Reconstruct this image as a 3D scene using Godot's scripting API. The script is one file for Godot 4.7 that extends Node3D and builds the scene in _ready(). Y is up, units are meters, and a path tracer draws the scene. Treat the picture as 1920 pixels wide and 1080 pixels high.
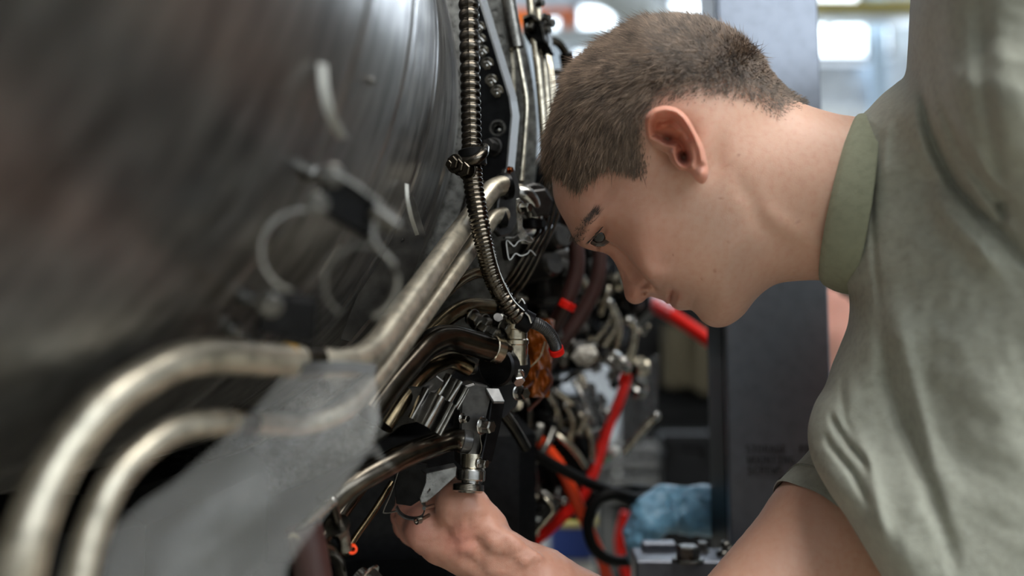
extends Node3D
# A technician bends over the side of a jet engine in a hangar; a second one stands behind a steel post.

func _ready() -> void:
	# ---- camera
	FW = Vector3(0, sin(deg_to_rad(5.0)), -cos(deg_to_rad(5.0)))
	UP = Vector3(0, cos(deg_to_rad(5.0)), sin(deg_to_rad(5.0)))
	var cam := Camera3D.new()
	cam.name = "camera"
	cam.position = EYE
	cam.rotation_degrees = Vector3(5, 0, 0)
	cam.fov = 40.0
	cam.near = 0.02
	cam.far = 100.0
	var lens := CameraAttributesPhysical.new()
	lens.frustum_focal_length = 32.9697
	lens.exposure_aperture = 2.6
	lens.frustum_focus_distance = 0.6
	cam.attributes = lens
	add_child(cam)
	cam.fov = 40.0
	cam.current = true
	# ---- sky and exposure
	var we := WorldEnvironment.new()
	we.name = "world_environment"
	var env := Environment.new()
	env.background_mode = Environment.BG_SKY
	var sky := Sky.new()
	var sm := ProceduralSkyMaterial.new()
	sm.sky_top_color = Color(0.75, 0.82, 0.9)
	sm.sky_horizon_color = Color(0.92, 0.94, 0.97)
	sm.ground_bottom_color = Color(0.4, 0.4, 0.38)
	sm.ground_horizon_color = Color(0.6, 0.6, 0.6)
	sky.sky_material = sm
	env.sky = sky
	env.background_energy_multiplier = 3.0
	env.tonemap_mode = Environment.TONE_MAPPER_LINEAR
	env.tonemap_exposure = 1.02
	env.sdfgi_enabled = true
	env.ssao_enabled = true
	env.ssil_enabled = true
	we.environment = env
	add_child(we)
	# ---- large lights: the skylight above, the clerestory windows and an added side fill
	area_light("skylight_daylight", Vector3(2.5, 7.82, 2.4), Vector2(5, 5), Vector3(0, -1, 0), 64.0, Color(1.0, 0.97, 0.92))
	area_light("rear_window_daylight", Vector3(7.0, 5.0, 5.8), Vector2(9, 4.0), Vector3(-0.35, -0.3, -1), 24.0, Color(0.97, 0.98, 1.0))
	area_light("clerestory_daylight", Vector3(3.0, 6.9, -12.7), Vector2(11, 1.6), Vector3(0, -0.35, 1), 75.0, Color(0.9, 0.95, 1.0))
	area_light("side_fill_light", Vector3(-11.8, 6.0, -7.0), Vector2(9, 2), Vector3(1, -0.1, -0.5), 85.0, Color(0.95, 0.97, 1.0))  # added fill that brightens the end wall and duct
	# ---- structure, then things
	materials()
	hangar()
	background()
	stand()
	engine()
	engine_front()
	engine_middle()
	engine_rear()
	second_person()
	man()

func area_light(called: String, p: Vector3, size, dir: Vector3, energy: float, c: Color) -> void:
	var l := AreaLight3D.new()
	l.name = called
	l.area_size = Vector2(size.x, size.y)
	l.light_energy = energy
	l.light_color = c
	l.area_range = 40.0
	l.area_attenuation = 2.0
	l.shadow_enabled = true
	add_child(l)
	l.look_at_from_position(p, p + dir, Vector3.RIGHT if absf(dir.y) > 0.9 else Vector3.UP)

# ---------------------------------------------------------------- camera geometry
const F := 1483.62          # focal length in pixels of the 1920 x 1080 frame
const EYE := Vector3(0, 1.3, 0)
var FW: Vector3
var UP: Vector3
var RT := Vector3(1, 0, 0)

func ray(x: float, y: float) -> Vector3:
	return FW + RT * ((x - 960.0) / F) + UP * ((540.0 - y) / F)

func at(x: float, y: float, d: float) -> Vector3:
	return EYE + ray(x, y) * d

func a3(p) -> Vector3:
	return at(p[0], p[1], p[2])

func path(l: Array) -> Array:
	var o := []
	for p in l: o.append(a3(p))
	return o

func ray_plane(x: float, y: float, o: Vector3, n: Vector3) -> Vector3:
	var r := ray(x, y)
	return EYE + r * ((o - EYE).dot(n) / r.dot(n))

func facing(yaw: float, pitch: float) -> Vector3:   # a direction towards the viewer, turned
	var b := Basis(UP, deg_to_rad(yaw)) * Basis(RT, deg_to_rad(pitch))
	return b * (-FW)

# casing of the engine: a cylinder along AX
const AXO := Vector3(-0.394, 1.523, 0)
const AXR := 0.309
var AX := Vector3(sin(0.055), 0, -cos(0.055))

func on(x: float, y: float, lift := 0.0) -> Vector3:   # the point of the casing that a sight line meets
	var r := ray(x, y)
	var q := EYE - AXO
	var rr := r - AX * r.dot(AX)
	var qq := q - AX * q.dot(AX)
	var aa := rr.dot(rr)
	var bb := 2.0 * rr.dot(qq)
	var cc := qq.dot(qq) - pow(AXR + lift, 2)
	var disc := bb * bb - 4 * aa * cc
	return EYE + r * ((-bb - sqrt(maxf(disc, 0.0))) / (2 * aa))

func cas_n(p: Vector3) -> Vector3:
	var q := p - AXO
	return (q - AX * q.dot(AX)).normalized()

# ---------------------------------------------------------------- mesh builder
class MB:
	var v := PackedVector3Array()
	var n := PackedVector3Array()
	var c := PackedColorArray()
	var uv := PackedVector2Array()
	var ix := PackedInt32Array()
	var colored := false
	var has_uv := false

	func vert(p: Vector3, nn: Vector3, col := Color.WHITE, t := Vector2.ZERO) -> int:
		v.append(p)
		n.append(nn)
		c.append(col)
		uv.append(t)
		return v.size() - 1

	func tri(i: int, j: int, k: int) -> void:
		var g := (v[j] - v[i]).cross(v[k] - v[i])
		if g.dot(n[i] + n[j] + n[k]) > 0.0:
			ix.append(i); ix.append(k); ix.append(j)
		else:
			ix.append(i); ix.append(j); ix.append(k)

	func quad(i: int, j: int, k: int, l: int) -> void:
		tri(i, j, k)
		tri(i, k, l)

	func sheet(rows: Array, wrap := false) -> void:   # a grid of vertices, wound one way throughout
		var cells := []
		var sum := 0.0
		for r in rows.size() - 1:
			var m: int = rows[r].size()
			for k in (m if wrap else m - 1):
				var q := [rows[r][k], rows[r][(k + 1) % m], rows[r + 1][(k + 1) % m], rows[r + 1][k]]
				cells.append(q)
				sum += (v[q[2]] - v[q[0]]).cross(v[q[3]] - v[q[1]]).dot(n[q[0]])
		for q in cells:
			if sum > 0.0: q = [q[3], q[2], q[1], q[0]]
			for t in [0, 1, 2, 0, 2, 3]: ix.append(q[t])

	func flat(ps: Array, out: Vector3) -> void:   # a flat convex face turned towards out
		var g: Vector3 = (ps[1] - ps[0]).cross(ps[2] - ps[0])
		if ps.size() > 3 and g.length() < 1e-14: g = (ps[2] - ps[0]).cross(ps[3] - ps[0])
		if g.length() < 1e-16: return
		g = g.normalized()
		if g.dot(out) < 0: g = -g
		var first := v.size()
		for p in ps: vert(p, g)
		for i in range(1, ps.size() - 1): tri(first, first + i, first + i + 1)

	func tube(pts: Array, r, seg := 14, caps := true, squash := 1.0, side := Vector3.ZERO) -> void:
		var m := pts.size()
		var rings := []
		var t0: Vector3 = (pts[1] - pts[0]).normalized()
		var u := side if side != Vector3.ZERO else (t0.cross(Vector3.UP) if absf(t0.y) < 0.9 else t0.cross(Vector3.RIGHT))
		u = (u - t0 * u.dot(t0)).normalized()
		var run := 0.0
		for i in m:
			var t: Vector3
			if i == 0: t = t0
			elif i == m - 1: t = (pts[i] - pts[i - 1]).normalized()
			else: t = (pts[i + 1] - pts[i - 1]).normalized()
			if side != Vector3.ZERO: u = side
			u = (u - t * u.dot(t)).normalized()
			var w := t.cross(u)
			var rad: float = r if r is float else r[i]
			if i > 0: run += (pts[i] - pts[i - 1]).length()
			var ring := []
			for k in seg + 1:
				var a := TAU * k / seg
				var d := u * cos(a) + w * (sin(a) * squash)
				ring.append(vert(pts[i] + d * rad, (u * cos(a) + w * (sin(a) / squash)).normalized(), Color.WHITE, Vector2(float(k) / seg, run * 8.0)))
			rings.append(ring)
		for i in m - 1:
			for k in seg:
				quad(rings[i][k], rings[i][k + 1], rings[i + 1][k + 1], rings[i + 1][k])
		if caps:
			for e in [0, m - 1]:
				var nn: Vector3 = -t0 if e == 0 else (pts[m - 1] - pts[m - 2]).normalized()
				var ci := vert(pts[e], nn)
				var ring := []
				for k in seg: ring.append(vert(v[rings[e][k]], nn))
				for k in seg: tri(ci, ring[k], ring[(k + 1) % seg])

	# profile: list of Vector2(radius, height along axis)
	func lathe(prof: Array, o: Vector3, axis: Vector3, seg := 24, a0 := 0.0, a1 := TAU) -> void:
		axis = axis.normalized()
		var u := axis.cross(Vector3.UP) if absf(axis.y) < 0.9 else axis.cross(Vector3.RIGHT)
		u = u.normalized()
		var w := axis.cross(u)
		for i in prof.size() - 1:
			var p: Vector2 = prof[i]
			var q: Vector2 = prof[i + 1]
			var d := q - p
			if d.length() < 1e-9: continue
			var nr := d.y / d.length()
			var na := -d.x / d.length()
			var ra := []
			var rb := []
			for k in seg + 1:
				var a := a0 + (a1 - a0) * k / seg
				var e := u * cos(a) + w * sin(a)
				var nn := e * nr + axis * na
				ra.append(vert(o + e * p.x + axis * p.y, nn, Color.WHITE, Vector2(float(k) / seg * 4.0, p.y * 4.0)))
				rb.append(vert(o + e * q.x + axis * q.y, nn, Color.WHITE, Vector2(float(k) / seg * 4.0, q.y * 4.0)))
			for k in seg: quad(ra[k], ra[k + 1], rb[k + 1], rb[k])

	func box(b: Basis, o: Vector3, s: Vector3, bev := 0.0015) -> void:
		var h := s * 0.5
		bev = minf(bev, minf(h.x, minf(h.y, h.z)) * 0.9)
		var pt := func(sx, sy, sz, ax) -> Vector3:
			var p := Vector3(sx * (h.x - (0.0 if ax == 0 else bev)), sy * (h.y - (0.0 if ax == 1 else bev)), sz * (h.z - (0.0 if ax == 2 else bev)))
			return o + b * p
		for ax in 3:
			for sg in [-1, 1]:
				var ps := []
				for q in [[-1, -1], [1, -1], [1, 1], [-1, 1]]:
					if ax == 0: ps.append(pt.call(sg, q[0], q[1], 0))
					elif ax == 1: ps.append(pt.call(q[0], sg, q[1], 1))
					else: ps.append(pt.call(q[0], q[1], sg, 2))
				var out := Vector3.ZERO
				out[ax] = sg
				flat(ps, b * out)
		for e in [[0, 1, 2], [0, 2, 1], [1, 2, 0]]:
			for s1 in [-1, 1]:
				for s2 in [-1, 1]:
					var ps := []
					for t in [-1, 1]:
						var sg := [0, 0, 0]
						sg[e[0]] = s1; sg[e[1]] = s2; sg[e[2]] = t
						var two := [pt.call(sg[0], sg[1], sg[2], e[0]), pt.call(sg[0], sg[1], sg[2], e[1])]
						if t == 1: two.reverse()
						ps.append_array(two)
					var out := Vector3.ZERO
					out[e[0]] = s1; out[e[1]] = s2
					flat(ps, b * out)
		for sx in [-1, 1]:
			for sy in [-1, 1]:
				for sz in [-1, 1]:
					flat([pt.call(sx, sy, sz, 0), pt.call(sx, sy, sz, 1), pt.call(sx, sy, sz, 2)], b * Vector3(sx, sy, sz))

	# a plate: outline given as points of a plane, extruded backwards by th along -nn; holes are outlines too
	func plate(pts: Array, nn: Vector3, th: float, bev := 0.0008, holes := []) -> void:
		var o: Vector3 = pts[0]
		var u: Vector3 = (pts[1] - pts[0]).normalized()
		var w := nn.cross(u)
		var to2 := func(p: Vector3) -> Vector2: return Vector2((p - o).dot(u), (p - o).dot(w))
		var poly := PackedVector2Array()
		for p in pts: poly.append(to2.call(p))
		if Geometry2D.is_polygon_clockwise(poly): poly.reverse()
		var loops := [poly]
		for h in holes:
			var hp := PackedVector2Array()
			for p in h: hp.append(to2.call(p))
			if not Geometry2D.is_polygon_clockwise(hp): hp.reverse()
			loops.append(hp)
		var whole := PackedVector2Array(poly)
		for li in range(1, loops.size()):
			var hp: PackedVector2Array = loops[li]
			var bi := 0; var bj := 0; var bd := 1e9
			for i in whole.size():
				for j in hp.size():
					var dd := whole[i].distance_squared_to(hp[j])
					if dd < bd: bd = dd; bi = i; bj = j
			var nw := PackedVector2Array()
			for i in range(0, bi + 1): nw.append(whole[i])
			for j in hp.size() + 1: nw.append(hp[(bj + j) % hp.size()])
			nw.append(whole[bi] + Vector2(1e-7, 1e-7))
			for i in range(bi + 1, whole.size()): nw.append(whole[i])
			whole = nw
		var tris := Geometry2D.triangulate_polygon(whole)
		for face in [[0.0, nn], [-th, -nn]]:
			var first := v.size()
			for q in whole: vert(o + u * q.x + w * q.y + nn * face[0], face[1])
			for i in range(0, tris.size() - 2, 3): tri(first + tris[i], first + tris[i + 1], first + tris[i + 2])
		for lp in loops:
			var m: int = lp.size()
			for i in m:
				var p: Vector2 = lp[i]
				var q: Vector2 = lp[(i + 1) % m]
				var e := (q - p).normalized()
				var out := u * e.y - w * e.x
				var b1 := nn * -bev
				var b2 := nn * (bev - th)
				var P := o + u * p.x + w * p.y
				var Q := o + u * q.x + w * q.y
				flat([P, Q, Q + b1 + out * bev, P + b1 + out * bev], out + nn)
				flat([P + b1 + out * bev, Q + b1 + out * bev, Q + b2 + out * bev, P + b2 + out * bev], out)
				flat([P + b2 + out * bev, Q + b2 + out * bev, Q - nn * th, P - nn * th], out - nn)

	# a flat bar bent along a path: wd is the direction of its width
	func strip(pts: Array, wd: Vector3, width: float, th: float) -> void:
		var m := pts.size()
		var secs := []
		for i in m:
			var t: Vector3 = (pts[mini(i + 1, m - 1)] - pts[maxi(i - 1, 0)]).normalized()
			var a := (wd - t * wd.dot(t)).normalized()
			var bb := t.cross(a)
			secs.append([pts[i] + a * width * 0.5 + bb * th * 0.5, pts[i] - a * width * 0.5 + bb * th * 0.5, pts[i] - a * width * 0.5 - bb * th * 0.5, pts[i] + a * width * 0.5 - bb * th * 0.5, a, bb])
		for i in m - 1:
			var s: Array = secs[i]
			var t: Array = secs[i + 1]
			var dirs := [[s[5], t[5]], [-s[4], -t[4]], [-s[5], -t[5]], [s[4], t[4]]]
			for k in 4:
				var k2 := (k + 1) % 4
				quad(vert(s[k], dirs[k][0]), vert(s[k2], dirs[k][0]), vert(t[k2], dirs[k][1]), vert(t[k], dirs[k][1]))
		flat([secs[0][0], secs[0][1], secs[0][2], secs[0][3]], pts[0] - pts[1])
		flat([secs[m - 1][0], secs[m - 1][1], secs[m - 1][2], secs[m - 1][3]], pts[m - 1] - pts[m - 2])

	func ball(o: Vector3, r: Vector3, b := Basis(), seg := 16) -> void:
		var rows := []
		for i in seg / 2 + 1:
			var la := PI * i / (seg / 2)
			var row := []
			for k in seg + 1:
				var lo := TAU * k / seg
				var d := Vector3(sin(la) * cos(lo), cos(la), sin(la) * sin(lo))
				row.append(vert(o + b * (d * r), (b * (d / r)).normalized()))
			rows.append(row)
		for i in seg / 2:
			for k in seg: quad(rows[i][k], rows[i][k + 1], rows[i + 1][k + 1], rows[i + 1][k])

	# bolt head: washer, hexagon (or twelve-point) and a stub
	func bolt(o: Vector3, d: Vector3, r: float, sides := 6, h := 0.0, stub := 0.0) -> void:
		d = d.normalized()
		if h == 0.0: h = r * 0.9
		lathe([Vector2(0, 0), Vector2(r * 1.35, 0), Vector2(r * 1.35, r * 0.16), Vector2(r * 1.2, r * 0.24), Vector2(0, r * 0.24)], o, d, 18)
		var u := d.cross(Vector3.UP) if absf(d.y) < 0.9 else d.cross(Vector3.RIGHT)
		u = u.normalized()
		var w := d.cross(u)
		var base := o + d * r * 0.24
		var lo := []; var mid := []; var top := []
		for k in sides:
			var a := TAU * (k + 0.2) / sides
			var rr := r if sides == 6 or k % 2 == 0 else r * 0.84
			var e := u * cos(a) + w * sin(a)
			lo.append(base + e * rr); mid.append(base + e * rr + d * h * 0.85); top.append(base + e * rr * 0.86 + d * h)
		for k in sides:
			var j := (k + 1) % sides
			var out: Vector3 = lo[k] + lo[j] - base * 2.0
			flat([lo[k], lo[j], mid[j], mid[k]], out)
			flat([mid[k], mid[j], top[j], top[k]], out + d * r)
		flat(top, d)
		if stub > 0.0: lathe([Vector2(r * 0.45, h), Vector2(r * 0.45, h + stub), Vector2(r * 0.3, h + stub + r * 0.15), Vector2(0, h + stub + r * 0.15)], base, d, 12)

	func mesh() -> ArrayMesh:
		var a := []
		a.resize(Mesh.ARRAY_MAX)
		a[Mesh.ARRAY_VERTEX] = v
		a[Mesh.ARRAY_NORMAL] = n
		if colored: a[Mesh.ARRAY_COLOR] = c
		if has_uv: a[Mesh.ARRAY_TEX_UV] = uv
		a[Mesh.ARRAY_INDEX] = ix
		var m := ArrayMesh.new()
		m.add_surface_from_arrays(Mesh.PRIMITIVE_TRIANGLES, a)
		return m

	func shift(o: Vector3) -> void:
		for i in v.size(): v[i] -= o

	func renormal() -> void:   # smooth normals from the triangles (clockwise fronts)
		n.fill(Vector3.ZERO)
		for i in range(0, ix.size(), 3):
			var g := (v[ix[i + 2]] - v[ix[i]]).cross(v[ix[i + 1]] - v[ix[i]])
			n[ix[i]] += g; n[ix[i + 1]] += g; n[ix[i + 2]] += g
		for i in n.size(): n[i] = n[i].normalized()

func spline(pts: Array, per := 8) -> Array:
	var o := []
	var m := pts.size()
	for i in m - 1:
		var p0: Vector3 = pts[maxi(i - 1, 0)]
		var p1: Vector3 = pts[i]
		var p2: Vector3 = pts[i + 1]
		var p3: Vector3 = pts[mini(i + 2, m - 1)]
		for k in per:
			o.append(p1.cubic_interpolate(p2, p0, p3, float(k) / per))
	o.append(pts[m - 1])
	return o

func bent(pts: Array, rad: float, per := 7) -> Array:   # straight runs joined by arcs
	var o := [pts[0]]
	for i in range(1, pts.size() - 1):
		var a: Vector3 = pts[i - 1] - pts[i]
		var b: Vector3 = pts[i + 1] - pts[i]
		var k := minf(rad, minf(a.length(), b.length()) * 0.48)
		var p: Vector3 = pts[i] + a.normalized() * k
		var q: Vector3 = pts[i] + b.normalized() * k
		for t in per + 1:
			var s := float(t) / per
			o.append(p.lerp(pts[i], s).lerp(pts[i].lerp(q, s), s))
	o.append(pts[-1])
	return o

func circle(o: Vector3, n: Vector3, r: float, seg := 16) -> Array:
	var u := n.cross(Vector3.UP) if absf(n.y) < 0.9 else n.cross(Vector3.RIGHT)
	u = u.normalized()
	var w := n.cross(u)
	var l := []
	for k in seg: l.append(o + (u * cos(TAU * k / seg) + w * sin(TAU * k / seg)) * r)
	return l

func pl(px: Array, o: Vector3, n: Vector3) -> Array:   # outline on a plane through o
	var l := []
	for p in px: l.append(ray_plane(p.x, p.y, o, n))
	return l

# ---------------------------------------------------------------- nodes
var taken := {}

func numbered(called: String) -> String:
	if not taken.has(called):
		taken[called] = 0
		return called
	taken[called] += 1
	return "%s_%03d" % [called, taken[called]]

func tag(o: Node3D, label: String, category: String, group := "") -> Node3D:
	o.set_meta("label", label)
	o.set_meta("category", category)
	if group: o.set_meta("group", group)
	return o

func thing(called: String, label: String, category: String, base: Vector3, group := "") -> Node3D:
	var o := Node3D.new()
	o.name = numbered(called)
	o.position = base
	add_child(o, true)
	return tag(o, label, category, group)

func part(called: String, mb: MB, m: Material, parent: Node3D, label := "") -> MeshInstance3D:
	mb.shift(parent.global_position)
	var o := MeshInstance3D.new()
	o.name = called
	o.mesh = mb.mesh()
	o.material_override = m
	parent.add_child(o, true)
	if label: o.set_meta("label", label)
	return o

func solo(called: String, mb: MB, m: Material, label: String, category: String, group := "") -> MeshInstance3D:
	var lo := mb.v[0]
	var hi := mb.v[0]
	for p in mb.v:
		lo = lo.min(p); hi = hi.max(p)
	var base := Vector3((lo.x + hi.x) / 2, lo.y, (lo.z + hi.z) / 2)
	mb.shift(base)
	var o := MeshInstance3D.new()
	o.name = numbered(called)
	o.mesh = mb.mesh()
	o.material_override = m
	o.position = base
	add_child(o, true)
	tag(o, label, category, group)
	return o

func struct(called: String, mb: MB, m: Material, label: String, category := "structure") -> MeshInstance3D:
	var o := solo(called, mb, m, label, category)
	o.set_meta("kind", "structure")
	return o

# ---------------------------------------------------------------- materials
var TX := {}

func noise_tex(key: String, freq: float, ramp: Array, octaves := 4, size := 512, kind := FastNoiseLite.TYPE_SIMPLEX_SMOOTH, bump := false) -> Texture2D:
	if TX.has(key): return TX[key]
	var f := FastNoiseLite.new()
	f.seed = hash(key) % 1000
	f.noise_type = kind
	f.frequency = freq
	f.fractal_octaves = octaves
	var t := NoiseTexture2D.new()
	t.width = size; t.height = size
	t.seamless = true
	t.noise = f
	if bump:
		t.as_normal_map = true
		t.bump_strength = 4.0
	else:
		var g := Gradient.new()
		g.offsets = PackedFloat32Array([0.0, 0.35, 0.65, 1.0])
		var cs := PackedColorArray()
		for x in ramp: cs.append(x if x is Color else Color(x, x, x))
		g.colors = cs
		t.color_ramp = g
	TX[key] = t
	return t

func metal(c: Color, rough: float, metallic := 1.0, scale := 14.0) -> StandardMaterial3D:
	var m := StandardMaterial3D.new()
	m.albedo_color = c
	m.metallic = metallic
	m.roughness = rough
	m.uv1_triplanar = true
	m.uv1_world_triplanar = true
	m.uv1_scale = Vector3.ONE * scale
	m.albedo_texture = noise_tex("grime", 0.012, [0.55, 0.8, 0.95, 1.0], 5)
	m.roughness_texture = noise_tex("rough", 0.02, [1.0, 0.8, 0.7, 0.95], 5)
	m.roughness_texture_channel = BaseMaterial3D.TEXTURE_CHANNEL_RED
	return m

func paint(c: Color, rough := 0.5, scale := 8.0, ramp := true) -> StandardMaterial3D:
	var m := StandardMaterial3D.new()
	m.albedo_color = c
	m.roughness = rough
	if ramp:
		m.uv1_triplanar = true
		m.uv1_world_triplanar = true
		m.uv1_scale = Vector3.ONE * scale
		m.albedo_texture = noise_tex("paint", 0.015, [0.82, 0.95, 1.0, 1.0], 5)
	return m

var M := {}

func materials() -> void:
	M.tube = metal(Color(0.84, 0.80, 0.72), 0.32)
	M.tube_satin = metal(Color(0.86, 0.82, 0.74), 0.46, 0.9)
	M.tube_dark = metal(Color(0.36, 0.335, 0.30), 0.28)
	M.tube_brass = metal(Color(0.52, 0.46, 0.36), 0.30)
	M.steel = metal(Color(0.72, 0.71, 0.69), 0.25)
	M.steel_dull = metal(Color(0.48, 0.47, 0.45), 0.38)
	M.cast = metal(Color(0.27, 0.265, 0.26), 0.42, 0.6)
	M.zinc = metal(Color(0.66, 0.655, 0.63), 0.36, 0.6)
	M.cast_dark = metal(Color(0.11, 0.11, 0.115), 0.45, 0.8)
	M.black = paint(Color(0.045, 0.045, 0.05), 0.42)
	M.rubber = paint(Color(0.05, 0.048, 0.047), 0.55)
	for k in [M.black, M.rubber]: k.metallic_specular = 0.22
	M.hose_brown = paint(Color(0.20, 0.10, 0.085), 0.5)
	M.red = paint(Color(0.84, 0.09, 0.04), 0.55)
	M.red.metallic_specular = 0.3
	M.orange = paint(Color(0.95, 0.27, 0.06), 0.42)
	M.grey_paint = paint(Color(0.335, 0.345, 0.37), 0.36, 5.0)
	M.bright = paint(Color(0.86, 0.87, 0.88), 0.25, 1.0, false)
	M.bright.metallic = 0.85
	M.post = paint(Color(0.50, 0.52, 0.56), 0.40, 3.0)
	M.post.metallic = 0.88
	M.post.albedo_texture = noise_tex("post", 0.03, [0.93, 0.97, 1.0, 1.0], 5)
	M.base_paint = paint(Color(0.38, 0.39, 0.425), 0.4, 6.0)
	M.base_paint.metallic = 0.55
	M.lettering = paint(Color(0.20, 0.205, 0.22), 0.5, 6.0)
	M.floor = paint(Color(0.62, 0.60, 0.54), 0.35, 0.6)
	M.wall = paint(Color(0.78, 0.80, 0.82), 0.7, 0.4)
	M.wall_light = paint(Color(0.92, 0.935, 0.94), 0.6, 0.4)
	M.ceiling = paint(Color(0.55, 0.56, 0.57), 0.8, 0.4)
	M.beam = paint(Color(0.78, 0.80, 0.80), 0.6, 0.5)
	M.beam_orange = paint(Color(0.93, 0.45, 0.12), 0.55, 0.5)
	M.beam_yellow = paint(Color(0.80, 0.72, 0.30), 0.55, 0.5)
	M.frame = paint(Color(0.50, 0.52, 0.54), 0.5, 0.5)
	M.blue = paint(Color(0.05, 0.17, 0.42), 0.5)
	M.dark_paint = paint(Color(0.085, 0.085, 0.085), 0.8)
	M.dark_paint.metallic_specular = 0.15
	M.olive = paint(Color(0.20, 0.175, 0.105), 0.9, 3.0)
	M.slat = paint(Color(0.30, 0.30, 0.295), 0.5)
	var g := StandardMaterial3D.new()
	g.albedo_color = Color(0.9, 0.95, 1.0)
	g.emission_enabled = true
	g.emission = Color(0.93, 0.97, 1.0)
	g.emission_energy_multiplier = 3.2
	g.roughness = 0.3
	M.daylight = g

const BACK := -13.0

func wall_box(called: String, lo: Vector3, hi: Vector3, m: Material, label: String, category := "wall") -> MeshInstance3D:
	var b := MB.new()
	b.box(Basis(), (lo + hi) / 2, hi - lo, 0.004)
	return struct(called, b, m, label, category)

func on_back(x: float, y: float, z := BACK) -> Vector3:
	var r := ray(x, y)
	return EYE + r * (z / r.z)

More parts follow.
